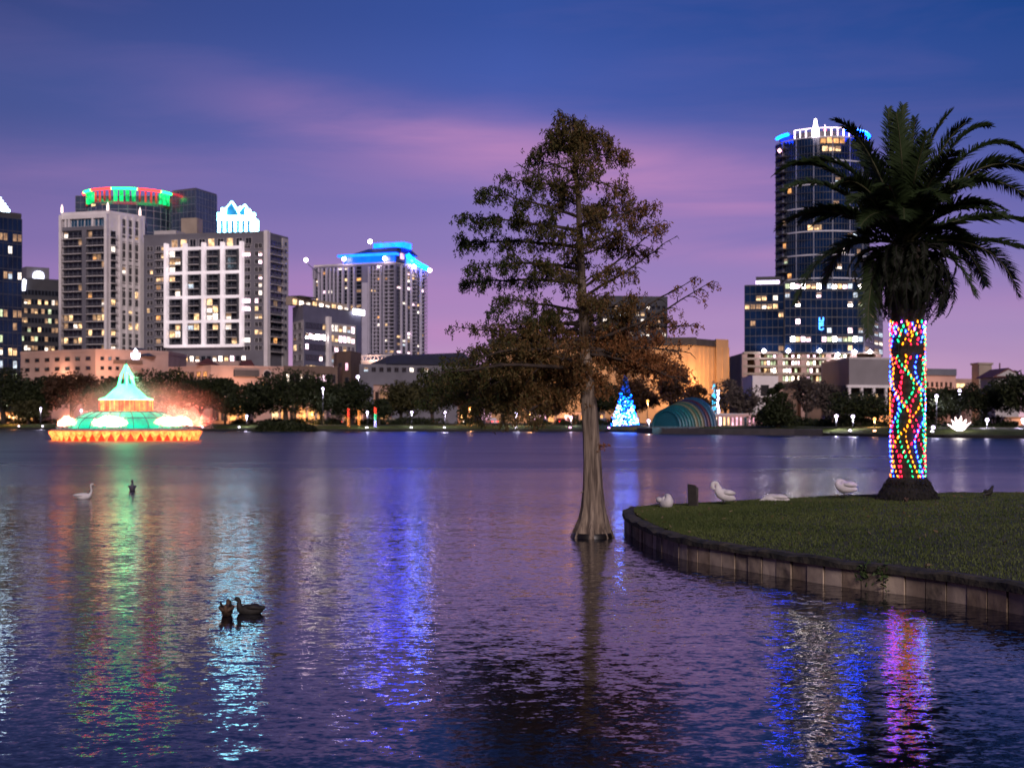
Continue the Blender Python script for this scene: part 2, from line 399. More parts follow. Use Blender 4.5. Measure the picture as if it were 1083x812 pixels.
class Bld:
    def __init__(s, name, label, cat, xy, z=1.4, group=None):
        s.root = thing(name, label, cat, (xy[0], xy[1], z), group); s.q = {}; s.rng = random.Random(name + label)
    def put(s, part, key, face, u, out, z, pr=0):
        s.q.setdefault(part, []).append((pr, key, face.at(u, out, z), face.rot))
    def part(s, name, mb, label=None):
        o = mb.build(name, s.root)
        if label: o['label'] = label
        return o
    def fbox(s, mb, f, u0, u1, o0, o1, z0, z1, m):
        p = [f.at(u0, o1, 0), f.at(u1, o1, 0), f.at(u1, o0, 0), f.at(u0, o0, 0)]
        mb.prism([(q.x, q.y) for q in p], z0, z1, m)
    def grid(s, f, u0, u1, z0, z1, nc, nr, fw=.6, fh=.55, lit=.2, pal=('warm', 'white', 'dim'), frame=M_mull, out=.02, skip=None, mull=1, litf=None, pane=None):
        cw = (u1 - u0) / nc; ch = (z1 - z0) / nr
        for r in range(nr):
            for c in range(nc):
                if skip and skip(c, r): continue
                p = litf(c, r) if litf else lit
                on = s.rng.random() < p
                m = LIT[s.rng.choice(pal)] if on else (pane or M_pane)
                s.put('window', win_unit(cw * fw, ch * fh, m, frame, mull), f, u0 + cw * (c + .5), out, z0 + ch * (r + (1 - fh) / 2), 1 if on else 0)
    def balconies(s, f, u0, u1, z0, z1, nr, dep=1.6, h=1.05, edge=M_rail2, rail=M_rail, solid=False, out=.03):
        ch = (z1 - z0) / nr
        for r in range(nr): s.put('balcony', balc_unit(u1 - u0, dep, h, edge, rail, solid), f, (u0 + u1) / 2, out, z0 + ch * r, 2)
    def curtain(s, f, z0, z1, fl, bay, glass, mull, out=.25, lit=.1, pal=('warm', 'white', 'dim'), skip=None, litf=None, band=.9):
        g = MB(); s.fbox(g, f, 0, f.len, .0, out, z0, z1, glass); s.part('glass_wall', g)
        mu = MB(); nr = max(1, round((z1 - z0) / fl)); nc = max(1, round(f.len / bay)); ch = (z1 - z0) / nr; cw = f.len / nc
        for r in range(nr + 1): s.fbox(mu, f, 0, f.len, out + .002, out + .12, z0 + ch * r - .12, z0 + ch * r + .12, mull)
        for c in range(nc + 1): s.fbox(mu, f, cw * c - .06, cw * c + .06, out + .12, out + .22, z0, z1, mull)
        s.part('mullions', mu)
        for r in range(nr):
            for c in range(nc):
                if skip and skip(c, r, nc, nr): continue
                p = litf(c, r, nc, nr) if litf else lit
                if s.rng.random() < p:
                    s.put('window', win_unit(cw * .78, ch * .55, LIT[s.rng.choice(pal)], mull, 1), f, cw * (c + .5), out + .05, z0 + ch * r + ch * .22, 1)
    def finish(s):
        for part, items in s.q.items():
            s.rng.shuffle(items); items.sort(key=lambda i: -i[0])
            for pr, key, loc, rot in items[:100]:
                u = UN[key]
                if u[1] is None: u[1] = u[0].mesh(part)
                o = bpy.data.objects.new(part, u[1]); C.objects.link(o); o.parent = s.root
                o.location = loc - Vector(s.root.location); o.rotation_euler = (0, 0, rot)
            if len(items) > 100:
                mb = MB()
                for pr, key, loc, rot in items[100:]: mb.merge(UN[key][0], Matrix.Translation(loc) @ Matrix.Rotation(rot, 4, 'Z'))
                o = s.part(part + 's', mb); o['kind'] = 'stuff'
def back(corners, depth):
    """close a camera-facing polyline into a footprint, going back by depth"""
    return list(corners) + [(x * (1 + depth / y * .6) , y + depth) for x, y in reversed(corners)]
def roofcap(bl, poly, z, m, h=.9, t=.5):
    b = MB(); cx = sum(p[0] for p in poly) / len(poly); cy = sum(p[1] for p in poly) / len(poly)
    inn = [(x + (cx - x) * .06, y + (cy - y) * .06) for x, y in poly]; n = len(poly)
    out = [(x + (x - cx) * .006, y + (y - cy) * .006) for x, y in poly]
    vs = [(x, y, z) for x, y in out] + [(x, y, z + h) for x, y in out] + [(x, y, z + h) for x, y in inn] + [(x, y, z + .1) for x, y in inn]
    fs = []
    for k in range(3): fs += [(k*n+i, k*n+(i+1) % n, (k+1)*n+(i+1) % n, (k+1)*n+i) for i in range(n)]
    fs.append(tuple(range(3*n, 4*n))); fs.append(tuple(range(n-1, -1, -1)))
    b.add(vs, fs, m); bl.part('parapet', b)

# 1 dark glass office at the left edge
A, B_ = pt(-60, 432), pt(22.5, 452); z1 = zz(229, 452)
b1 = Bld('office_tower', 'dark glass office tower cut by the left edge, white lit crown on top', 'office building', A)
f = Face(A, B_); poly = [A, B_, (B_[0] * 1.072, B_[1] + 30), (A[0] * 1.07, A[1] + 30)]
b1.part('wall', MB().prism(poly, 1.4, z1, M_dgrey)); roofcap(b1, poly, z1, M_dgrey)
b1.curtain(f, 6, z1 - 1, 4.05, 1.65, M_glass, M_mull, litf=lambda c, r, nc, nr: (.62 if r % 3 == 1 else .16) if r > 3 else .35, pal=('white', 'warm', 'green', 'dim', 'dim', 'cool'))
cr = MB(); u0, u1 = f.u(-14), f.u(11.5)
for i in range(5):
    k = i * .9; b1.fbox(cr, f, u0 + k, u1 - k * .7, -4 + k * .3, -.6 - k * .2, z1 + 1 + i * .9, z1 + 1.9 + i * .9, emis('crown_light_white', (.6, .82, 1), 10, .5, .8))
b1.part('lit_crown', cr); b1.finish()

# 2 dark block with white lit sign
A, B_ = pt(20, 560), pt(63, 570); z1 = zz(297, 565)
b2 = Bld('office_block', 'low dark office block with a glowing white square sign on its roof', 'office building', A)
f = Face(A, B_); poly = [A, B_, (B_[0] * 1.057, B_[1] + 30), (A[0] * 1.055, A[1] + 30)]
b2.part('wall', MB().prism(poly, 1.4, z1, M_dgrey)); roofcap(b2, poly, z1, M_dgrey)
b2.grid(f, .6, f.len - .6, z1 - 40, z1 - 3, 11, 10, .86, .5, pal=('warm', 'green', 'white', 'dim', 'dim'), litf=lambda c, r: [.2, .6, .35, .6, .15, .5, .6, .35, .5, .0][r], mull=0)
pe = MB(); b2.fbox(pe, f, f.u(29), f.u(53), -9, -1, z1, z1 + 5.5, M_grey); b2.part('penthouse', pe)
sg = MB(); ua, ub = f.u(35.5), f.u(47); za, zb = z1 - .5, z1 + 3.9
pp = []
for i in range(24):
    a = 2 * math.pi * i / 24; e = 2.6; cx_, sz_ = math.cos(a), math.sin(a)
    pp.append(((ua + ub) / 2 + (ub - ua) / 2 * abs(cx_) ** (2 / e) * (1 if cx_ > 0 else -1), (za + zb) / 2 + (zb - za) / 2 * abs(sz_) ** (2 / e) * (1 if sz_ > 0 else -1)))
vs = [f.at(u, -.4, z) for u, z in pp] + [f.at(u, -.8, z) for u, z in pp]
sg.add(vs, [tuple(range(24)), tuple(range(47, 23, -1))] + [(i, (i + 1) % 24, 24 + (i + 1) % 24, 24 + i) for i in range(24)], emis('sign_white_blue', (.78, .8, 1), 4, .15, 1))
b2.part('sign', sg, 'glowing white square sign with rounded corners')
s2 = MB(); vs = [(Vector((x, 0, z))) for x, z in [(-.9, -2.4), (.7, -2.4), (1.2, 1.8), (.2, 2.4), (-.9, 1)]]
c = f.at(f.u(24), .7, zz(301, 560)); s2.add([c + v for v in vs] + [c + v + Vector((0, .25, 0)) for v in vs], [(0, 1, 2, 3, 4), (9, 8, 7, 6, 5)] + [(i, (i+1) % 5, 5 + (i+1) % 5, 5 + i) for i in range(5)], emis('sign_white_blue', (.78, .8, 1), 4))
b2.part('sign', s2); b2.finish()

# 3 white and grey condominium tower
c0, c1, c2 = pt(64.5, 541), pt(115.5, 535), pt(153, 550)
b3 = Bld('condo_tower', 'white cornered condo tower with two bays of dark balconies, above the fountain', 'apartment tower', c1)
zt = zz(226, 535); poly = [c0, c1, c2, (c2[0] - 6, c2[1] + 26), (c0[0] - 8, c0[1] + 26)]
b3.part('wall', MB().prism(poly, 1.4, zt, M_grey)); roofcap(b3, poly, zt, M_white, 1.2)
fl, fr = Face(c0, c1), Face(c1, c2)
zb = zz(372, 537); zr1 = zz(243, 537); nr = 16; ch = (zr1 - zb) / nr
w = MB()
for a, b in [(64.8, 67.2), (112.6, 115.4)]: b3.fbox(w, fl, fl.u(a), fl.u(b), 0, 1.7, 1.4, zt - .02, M_white)
b3.part('corner_pier', w)
w = MB(); b3.fbox(w, fl, fl.u(67.3), fl.u(112.5), .0, 1.2, zt - 1.6, zt - .03, M_white); b3.fbox(w, fl, fl.u(67.3), fl.u(112.5), 0, 1.0, zr1 - .2, zr1 + 1.2, M_grey)
for a in (71, 74.5, 99.5): b3.fbox(w, fl, fl.u(a) - .35, fl.u(a) + .35, 0, 1.1, zr1 + 1.21, zt - 1.62, M_white)
b3.part('top_band', w)
blue = surf('blue_tinted_glass', (.02, .09, .17), .15, .2, .3, spec=.9)
b3.grid(fl, fl.u(68), fl.u(112), zr1 + 1.2, zt - 1.6, 6, 1, .86, .9, 0, frame=M_white, out=.1, pane=blue)
w = MB(); b3.fbox(w, fl, fl.u(88.2), fl.u(92.8), 0, 1.1, zb, zr1 - .22, M_grey); b3.part('wall_pier', w)
for a, b in [(67.6, 87.8), (93.2, 112.2)]:
    b3.grid(fl, fl.u(a), fl.u(b), zb, zr1 - .3, 4, nr, .8, .72, pal=('warm', 'white', 'warm', 'amber', 'dim'),
            litf=(lambda c, r: (.7 if c > 1 and r in (6,) else .55 if r in (2, 4) else .08)) if a > 90 else (lambda c, r: .5 if r in (1, 3, 4) else .06), mull=0)
    b3.balconies(fl, fl.u(a), fl.u(b), zb, zr1 - .3, nr, 1.5, .95)
b3.balconies(fr, fr.u(116.5), fr.u(122.5), zb, zr1 - .3, nr, 1.3, 1.0)
w = MB(); b3.fbox(w, fr, .0, fr.len, .0, .12, 1.4, zt - .03, M_white); b3.part('side_wall', w)
b3.grid(fr, fr.u(116.5), fr.u(122), zb, zr1 - .3, 1, nr, .8, .7, .12, out=.14)
for a in (126.5, 133.3, 140.1, 147):
    w = MB(); b3.fbox(w, fr, fr.u(a) - .55, fr.u(a) + .55, .13, .9, zb - 4, zt - .1, M_white); b3.part('pier', w)
zb2 = zz(374, 540)
for a in (130, 136.8, 143.5):
    u = fr.u(a); b3.grid(fr, u - 1.2, u + 1.2, zb2, zz(231, 540), 1, 17, .82, .8, pane=None, litf=lambda c, r: .8 if r == 3 else .12, out=.14, frame=M_lgrey, pal=('warm', 'white'))
for k in range(1, 6): w = MB(); b3.fbox(w, fr, fr.u(127), fr.u(146.6), .14, .55, zb2 + (zt - zb2) * k / 6 - 1.1, zb2 + (zt - zb2) * k / 6 + .3, M_white); b3.part('spandrel', w)
for px, dd in ((65.5, 541), (114, 535), (148, 549)):
    w = MB(); c = P(px, 222, dd + 1.5); w.lathe([(.01, zt + 1.2), (.5, zt + 1.3), (.45, zt + 3.4), (.2, zt + 4.2), (.01, zt + 4.8)], emis('finial_glow', (1, .72, .66), 2.5), 8, (c.x, c.y)); b3.part('roof_lantern', w)
b3.finish()

# 4 glass tower with red and green lit ring
c0, c1, c2 = pt(80, 838), pt(182, 820), pt(208, 816)
b4 = Bld('ring_tower', 'tall glass tower behind the condos with a red and green lit ring', 'office tower', c1)
zl, zt = zz(205, 830), zz(201.6, 816)
cxy = pt(137.5, 836); rad = 25.5
polyA = [pt(80, 838), pt(183, 838), (pt(183, 838)[0], 870), (pt(80, 838)[0], 870)]
b4.part('wall', MB().prism(polyA, 1.4, zl, M_dgrey))
b4.curtain(Face(pt(80, 838), pt(183, 838)), 40, zl, 4, 3, M_glassb, M_pmull, lit=.03)
cy = MB(); cy.lathe([(rad - 1.5, 40), (rad - 1.5, zl - 9)], M_glassb, 40, cxy, R(180), R(360)); cy.lathe([(rad - 1.5, zl - 9), (.1, zl - 9)], M_roofd, 40, cxy, R(180), R(360)); b4.part('curved_wall', cy)
cols = dict(r=emis('ring_red', (1, .015, .009), 11), g=emis('ring_green', (.006, 1, .12), 11), w=emis('ring_mint', (.3, 1, .6), 8))
fins = dict(r=emis('fin_red', (1, .10, .07), .4, .7, .25), g=emis('fin_green', (.01, 1, .25), .8, .7, .3), w=None)
segs = 'rrgggrrrrggggrrrrggg'
for i, s_ in enumerate(segs):
    a0 = R(190 + 160 * i / len(segs)); a1 = R(190 + 160 * (i + 1) / len(segs))
    path = [(cxy[0] + (rad + 1) * math.cos(a), cxy[1] + (rad + 1) * math.sin(a), zl - .2) for a in (a0, (a0 + a1) / 2, a1)]
    w = MB(); w.tube(path, .62, cols[s_], 8); b4.part('ring_light', w)
    w = MB(); am = (a0 + a1) / 2; q = (cxy[0] + (rad - .9) * math.cos(am), cxy[1] + (rad - .9) * math.sin(am))
    w.tube([(q[0], q[1], zl - 7.2), (q[0], q[1], zl - 1)], 1.1 if s_ == 'g' else .6, fins[s_], 6); b4.part('light_fin', w)
w = MB()
for i in range(11):
    z = zl - 12 - 4.2 * i; w.lathe([(rad - 1.2, z), (rad - 1.2, z + .5)], M_pmull, 40, cxy, R(180), R(360))
for i in range(15):
    a = R(185 + 170 * i / 14); x, y = cxy[0] + (rad - 1.2) * math.cos(a), cxy[1] + (rad - 1.2) * math.sin(a); w.tube([(x, y, 40), (x, y, zl - 9)], .2, M_pmull, 5)
b4.part('mullions', w)
d0, d1, d2 = pt(182.5, 822), pt(207, 812), pt(229, 835)
polyB = [d0, d1, d2, (d2[0] - 12, d2[1] + 25), (d0[0], d0[1] + 30)]
b4.part('block', MB().prism(polyB, 1.4, zt, M_dgrey)); roofcap(b4, polyB, zt, M_mull)
b4.curtain(Face(d0, d1), 60, zt, 4.2, 2.9, M_glassb, M_pmull, lit=.0); b4.curtain(Face(d1, d2), 60, zt, 4.2, 3.6, M_glassb, M_pmull, lit=.02)
b4.finish()

# 5 tower with lit pyramid top
b5 = Bld('pyramid_tower', 'slim tower topped with floodlit cyan white pyramids behind the grid front condo', 'office tower', pt(250, 905))
M_pyr = emis('crown_flood_cyan', (.26, .76, 1), 13.0, .5, .25); M_pyr2 = emis('crown_flood_blue', (.03, .30, .62), .9, .3, .3)  # floodlighting on the crown is put into its surfaces as emission
c = pt(250, 912); hw = (270.5 - 230) / F * 905 / 2; zb = zz(246, 905); zm = zz(229, 905)
b5.part('wall', MB().box(c[0] - hw - .7, c[0] + hw + .7, c[1] - hw, c[1] + hw, 1.4, zb - 3, M_lgrey))
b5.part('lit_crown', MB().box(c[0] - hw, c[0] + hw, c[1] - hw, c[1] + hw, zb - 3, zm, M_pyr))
for i in range(7):
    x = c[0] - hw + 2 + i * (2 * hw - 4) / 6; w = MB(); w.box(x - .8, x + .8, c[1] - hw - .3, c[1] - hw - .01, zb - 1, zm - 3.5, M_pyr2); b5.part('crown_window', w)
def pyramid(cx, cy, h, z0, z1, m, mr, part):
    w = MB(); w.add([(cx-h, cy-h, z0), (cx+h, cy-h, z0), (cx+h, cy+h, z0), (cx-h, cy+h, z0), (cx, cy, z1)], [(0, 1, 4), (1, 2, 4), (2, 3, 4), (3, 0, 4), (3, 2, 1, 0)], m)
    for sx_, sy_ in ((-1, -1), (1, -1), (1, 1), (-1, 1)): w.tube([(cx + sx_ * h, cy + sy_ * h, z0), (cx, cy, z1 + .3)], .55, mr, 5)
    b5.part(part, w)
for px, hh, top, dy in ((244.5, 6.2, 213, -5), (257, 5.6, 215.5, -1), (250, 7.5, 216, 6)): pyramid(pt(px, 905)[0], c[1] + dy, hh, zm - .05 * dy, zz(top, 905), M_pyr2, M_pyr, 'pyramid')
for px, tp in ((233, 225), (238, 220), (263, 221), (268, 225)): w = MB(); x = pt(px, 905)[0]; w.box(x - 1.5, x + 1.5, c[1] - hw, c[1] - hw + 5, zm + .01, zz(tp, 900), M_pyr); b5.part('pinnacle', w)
b5.finish()

# 6 condo with white grid front
c0, c1, c2 = pt(152, 531), pt(279.5, 520), pt(304.5, 538)
b6 = Bld('condo_block', 'broad grey condo block with a white lit frame grid on its front', 'apartment tower', c1)
zt = zz(247.5, 522); poly = [c0, c1, c2, (c2[0] - 6, c2[1] + 25), (c0[0] - 2, c0[1] + 25)]
b6.part('wall', MB().prism(poly, 1.4, zt, M_grey)); roofcap(b6, poly, zt, M_grey, .8)
f, fr = Face(c0, c1), Face(c1, c2)
M_frame = emis('lit_white_frame', (1, .84, .90), .55, .2, .1)  # floodlight on the white frame put into its material as a glow
M_frame.node_tree.nodes['Principled BSDF'].inputs['Base Color'].default_value = (.75, .72, .72, 1)
uA, uB = f.u(177.5), f.u(257); zA, zB = f.z(217, 366), f.z(217, 263)
for i in range(5):
    u = uA + (uB - uA) * i / 4; w = MB(); b6.fbox(w, f, u - .5, u + .5, .0, 2.3, zA - .4, zB + .8 + (1.3 if 0 < i < 4 else 1.3), M_frame); b6.part('frame_post', w)
for j in range(5):
    z = zA + (zB - zA) * j / 4; w = MB(); b6.fbox(w, f, uA + .52, uB - .52, .0, 2.2, z - .5, z + .5, M_frame); b6.part('frame_beam', w)
for i in range(4):
    a = uA + (uB - uA) * i / 4 + .6; b = uA + (uB - uA) * (i + 1) / 4 - .6
    w = MB(); b6.fbox(w, f, b - 1.5, b - .02, .0, .9, zA, zB, M_dgrey); b6.part('wall_fin', w)
    for j in range(4):
        za = zA + (zB - zA) * j / 4 + .55; zb_ = zA + (zB - zA) * (j + 1) / 4 - .55
        b6.balconies(f, a + .2, b - 1.6, za, zb_ + .3, 3, 1.5, .9, edge=M_lgrey)
        b6.grid(f, a + .1, b - 1.6, za, zb_, 2, 3, .9, .85, pal=('warm', 'white', 'cool'), litf=lambda c, r, i=i, j=j: .6 if (i, j) in ((0, 3), (0, 2), (2, 1), (0, 0), (3, 0)) else .1, mull=0)
rows = 14; zl0, zl1 = f.z(265, 372), f.z(265, 256)
for a, b, p, nc in ((155.5, 162, .1, 2), (165, 176, .22, 2), (258, 265.5, .3, 1), (269.5, 277.5, .45, 2)):
    b6.grid(f, f.u(a), f.u(b), zl0, zl1, nc, rows, .8, .55, p, pal=('warm', 'white', 'hotpink') if a > 250 else ('warm', 'dim', 'amber'), frame=M_lgrey)
b6.balconies(f, f.u(165), f.u(174.5), zl0, zl1, rows, 1.2, .9, edge=M_lgrey)
b6.grid(f, f.u(180), f.u(268), f.z(217, 262), f.z(217, 252), 9, 1, .62, .8, .6, pal=('warm', 'white', 'dim'), frame=M_lgrey)
w = MB(); b6.fbox(w, fr, -.4, 1.9, .0, 1.5, 1.4, zt + 1, M_white); b6.part('corner_pier', w)
b6.grid(fr, fr.u(284), fr.u(297.5), fr.z(290, 372), fr.z(290, 254), 3, 15, .85, .7, .1, pal=('warm', 'amber', 'dim'))
b6.balconies(fr, fr.u(284), fr.u(297.5), fr.z(290, 372), fr.z(290, 254), 15, 1.4, 1.0)
w = MB(); b6.fbox(w, fr, fr.u(298), fr.u(304), .0, .4, 1.4, zt, M_lgrey); b6.part('side_wall', w)
b6.grid(fr, fr.u(299.5), fr.u(302.5), fr.z(300, 372), fr.z(300, 254), 1, 15, .5, .4, .02, out=.42)
w = MB(); b6.fbox(w, f, f.u(175), f.u(262), 0, 8, 1.4, f.z(217, 383), M_pink); b6.part('podium', w)
b6.grid(f, f.u(176), f.u(261), f.z(217, 384), f.z(217, 376), 14, 1, .6, .8, .85, pal=('hot', 'warm', 'hotpink', 'white'), out=.1)
w = MB(); b6.fbox(w, f, f.u(163), f.u(186), -8, 0 - .02, zt, zt + 2.2, M_lgrey); b6.fbox(w, f, f.u(180), f.u(197), -14, -9, zt, zt + 8, M_beige); b6.part('penthouse', w)
b6.finish()

# 7 peach parking garage
c0, c1, c2 = pt(20, 452), pt(101, 432), pt(178, 447)
b7 = Bld('parking_garage', 'long peach coloured parking garage below the white and grey condo tower', 'garage', c1)
zt = zz(372.5, 434); poly = [c0, c1, c2, (c2[0], c2[1] + 25), (c0[0], c0[1] + 25)]
b7.part('wall', MB().prism(poly, 1.4, zt, M_pink)); roofcap(b7, poly, zt, M_pink, 1.0)
f, fr = Face(c0, c1), Face(c1, c2)
for ff, a, b, nc in ((f, 24, 99, 7), (fr, 104, 128, 3)):
    b7.grid(ff, ff.u(a), ff.u(b), zz(405, 440), zz(375, 440), nc, 3, .42, .34, .0, frame=M_brown, mull=0, out=.01)
w = MB(); b7.fbox(w, fr, fr.u(120), fr.u(150), .0, .5, zz(385, 440), zz(381, 440), M_brown); b7.part('cornice', w)
w = MB(); A1 = P(150, 370, 452); q = [(A1.x - 5, 440), (A1.x + 6.5, 440), (A1.x + 6.5, 458), (A1.x - 5, 458)]
w.prism(q, zz(377, 445), zz(368.5, 450), M_roofb, [(A1.x - 1.5, 447), (A1.x + 1, 447), (A1.x + 1, 451), (A1.x - 1.5, 451)]); b7.part('hip_roof', w)
# lotus-like lit emblem on the garage corner
w = MB(); cc = P(143.2, 374.5, 430); me_ = emis('emblem_white', (.88, .84, 1), 3.5)
def fan(pts): w.add([cc + Vector((x, 0, z)) for x, z in pts] + [cc + Vector((x, .4, z)) for x, z in pts], [tuple(range(len(pts))), tuple(range(2*len(pts)-1, len(pts)-1, -1))] + [(i, (i+1) % len(pts), len(pts) + (i+1) % len(pts), len(pts)+i) for i in range(len(pts))], me_)
fan([(-1.0, -1.6), (1.0, -1.6), (1.4, -.7), (1.35, .5), (.7, -.1), (-.7, -.1), (-1.35, .5), (-1.4, -.7)])
cc = cc + Vector((0, -.02, 0)); fan([(-.55, 0), (.55, 0), (.7, .9), (0, 1.9), (-.7, .9)])
b7.part('sign', w, 'small glowing white flower shaped emblem'); 
lamp('wall_light', P(108, 392, 424), (1, .5, .3), 2200, b7.root, .5, aim='wall'); lamp('wall_light', P(60, 398, 436), (1, .5, .3), 1000, b7.root, .5, aim='wall')
b7.finish()

# 7b peach low building with turret roofs
c0, c1, c2 = pt(178, 440), pt(223, 425), pt(306, 436)
b = Bld('podium_building', 'low peach building with maroon and dark roofs and a round window', 'building', c1)
zt = zz(389, 428); poly = [c0, c1, c2, (c2[0], c2[1] + 20), (c0[0], c0[1] + 20)]
b.part('wall', MB().prism(poly, 1.4, zt, M_pink)); roofcap(b, poly, zt, M_pink, .7)
f, fr = Face(c0, c1), Face(c1, c2)
b.grid(f, .8, f.len - 1, zz(415, 430), zz(392, 430), 6, 3, .5, .6, .5, pal=('warm', 'amber', 'hot'), frame=M_brown)
w = MB(); x, y, _ = P(219.5, 385, 430); w.prism([(x-3, y-3), (x+3, y-3), (x+3, y+3), (x-3, y+3)], zt + .9, zt + 1.2, M_roofr); w.add([(x-2.8, y-2.8, zt+1.2), (x+2.8, y-2.8, zt+1.2), (x+2.8, y+2.8, zt+1.2), (x-2.8, y+2.8, zt+1.2), (x, y, zz(378.5, 430))], [(0, 1, 4), (1, 2, 4), (2, 3, 4), (3, 0, 4)], M_roofr); b.part('turret_roof', w)
u0, u1 = fr.u(254), fr.u(274); w = MB(); za, zb_ = zz(395, 428), zz(379.5, 428)
p = [fr.at(u0, .6, za), fr.at(u1, .6, za), fr.at(u1 - 1, -5, zb_), fr.at(u0 + 2, -5, zb_), fr.at(u0, -9, za), fr.at(u1, -9, za)]
w.add(p, [(0, 1, 2, 3), (1, 5, 2), (0, 3, 4), (3, 2, 5, 4), (0, 4, 5, 1)], M_roofr); b.part('maroon_roof', w)
w = MB(); b.fbox(w, fr, fr.u(247), fr.u(273), 0, 1, zz(398, 428), zz(391, 428), M_dgrey); b.part('dark_band', w)
cq = fr.at(fr.u(282.5), .15, zz(395.5, 430)); w = MB(); n = 20
w.add([cq + Vector((fr.t.x * 1.1 * math.cos(R(i*18)), fr.t.y * 1.1 * math.cos(R(i*18)), 1.1 * math.sin(R(i*18)))) for i in range(n)], [tuple(range(n))], M_pane)
w.tube([cq + Vector((fr.t.x * 1.25 * math.cos(R(i*18)), fr.t.y * 1.25 * math.cos(R(i*18)), 1.25 * math.sin(R(i*18)))) for i in range(n + 1)], .15, M_lgrey, 5); b.part('round_window', w)
b.grid(fr, fr.u(226), fr.u(247), zz(425, 428), zz(400, 428), 4, 3, .35, .6, .1, frame=M_brown)
b.grid(fr, fr.u(276), fr.u(300), zz(425, 428), zz(402, 428), 4, 3, .4, .6, .3, frame=M_brown, pal=('warm', 'amber'))
for px in (195, 240, 262): lamp('wall_light', P(px, 410, 420), (1, .5, .3), 800, b.root, .5, aim='wall')
b.finish()

# 8 mid-rise office, white with lit strip windows
c0, c1, c2 = pt(309.5, 516), pt(320.5, 500), pt(382, 536)
b8 = Bld('midrise_office', 'white mid rise office with lit strip windows and a warm rooftop terrace', 'office building', c1)
zt = zz(323, 500); poly = [c0, c1, c2, (c2[0] - 5, c2[1] + 25), (c0[0] + 5, c0[1] + 30)]
b8.part('wall', MB().prism(poly, 1.4, zt - 5, M_lgrey)); b8.part('attic', MB().prism([(x, y) for x, y in poly], zt - 4.99, zt, surf('slate_band', (.15, .15, .22), .6, .1, .3))); roofcap(b8, poly, zt, M_grey, .5)
f, fr = Face(c0, c1), Face(c1, c2); z0 = 4; nr = 9; zt_ = zt - 5
b8.grid(f, .7, f.len - .7, z0, zt_, 2, nr, .6, .55, .05, frame=M_lgrey)
hot_rows = {8: .1, 7: .75, 6: .5, 5: .1, 4: .85, 3: .3, 2: .2, 1: .2, 0: .3}
b8.grid(fr, fr.len * .02, fr.len * .36, z0, zt_, 6, nr, .82, .5, frame=M_mull, litf=lambda c, r: {7: .9, 4: .95, 3: .6, 2: .4}.get(r, .12), pal=('super', 'hotpink', 'hot', 'warm'), out=.3)
w = MB(); b8.fbox(w, fr, fr.len * .01, fr.len * .36, .0, .28, z0, zt_, surf('slate_band', (.09, .10, .14))); b8.part('glass_bay', w)
w = MB(); b8.fbox(w, fr, fr.len * .37, fr.len * .42, .0, 1.4, 1.4, zt_ + 2, M_white); b8.part('pier', w)
b8.grid(fr, fr.len * .44, fr.len * .88, z0, zt_, 6, nr, .75, .6, frame=M_lgrey, litf=lambda c, r: {8: .9, 7: .85, 5: .5, 4: .95, 3: .5}.get(r, .3), pal=('white', 'hotpink', 'warm', 'cool'))
w = MB(); b8.fbox(w, fr, fr.len * .9, fr.len * .99, .0, .5, z0, zt_, M_glassb); b8.part('glass_wall', w)
w = MB(); b8.fbox(w, fr, fr.u(371.5), fr.u(383), .6, 1.2, zz(333, 532), zz(327, 532), emis('sign_pale_white', (.93, .9, 1), 4, .1, 2)); b8.part('sign', w, 'bright white roof sign')
w = MB(); b8.fbox(w, fr, 1, fr.len - 2, -8, -5, zt + .5, zt + 3.4, M_beige); b8.part('terrace_wall', w)
for i in range(9):
    u = 2 + (fr.len - 5) * i / 8; w = MB(); b8.fbox(w, fr, u - 1.1, u + 1.1, -4.9, -4.7, zt + .6, zt + 2.5 - (i % 3) * .3, LIT[('warm', 'hot', 'white')[i % 3]]); b8.part('terrace_light', w)
w = MB(); b8.fbox(w, fr, 3, 14, -8.5, -3, zt + 3.6, zt + 3.9, M_roofd); b8.part('pergola', w)
b8.finish()

# 9 blue roof tower
c0, c1, c2 = pt(332, 604), pt(418, 590), pt(449, 612)
b9 = Bld('blue_roof_tower', 'tall apartment tower with a bright blue lit stepped roof', 'apartment tower', c1)
zt = zz(279.5, 594); poly = [c0, c1, c2, (c2[0] - 10, c2[1] + 30), (c0[0] + 5, c0[1] + 30)]
b9.part('wall', MB().prism(poly, 1.4, zt, surf('violet_grey_render', (.20, .19, .26), .8, .1, .3))); roofcap(b9, poly, zt, M_lgrey, .7)
f, fr = Face(c0, c1), Face(c1, c2); zb = zz(374, 594); nr = 32 // 1; nr = 13 * 2 // 2
nr = 23; ML = surf('lavender_concrete', (.52, .49, .60), .75, .06, .3)
for a, b, nc in ((334, 345, 2), (347, 362, 3), (364, 383, 3), (392, 417, 4)):
    b9.grid(f, f.u(a), f.u(b), zb, zt - .5, nc, nr, .74, .66, .14, pal=('warm', 'white', 'amber', 'hotpink', 'dim'), frame=M_mull, mull=0)
for a in (333, 338, 341.5, 346, 350, 354, 358, 363, 369, 375, 391, 395.5, 399, 403, 407, 412):
    w = MB(); u = f.u(a); b9.fbox(w, f, u - .28, u + .28, .0, 1.1, zb, zt - 1, ML); b9.part('pier', w)
w = MB(); b9.fbox(w, f, f.u(384), f.u(390), .0, 1.2, 1.4, zz(298, 590), ML); b9.part('blank_wall', w)
b9.balconies(f, f.u(396), f.u(402), zb, zt - 1, nr, 1.3, 1.0, edge=ML); b9.balconies(f, f.u(407.5), f.u(417), zb, zt - 1, nr, 1.3, 1.0, edge=ML)
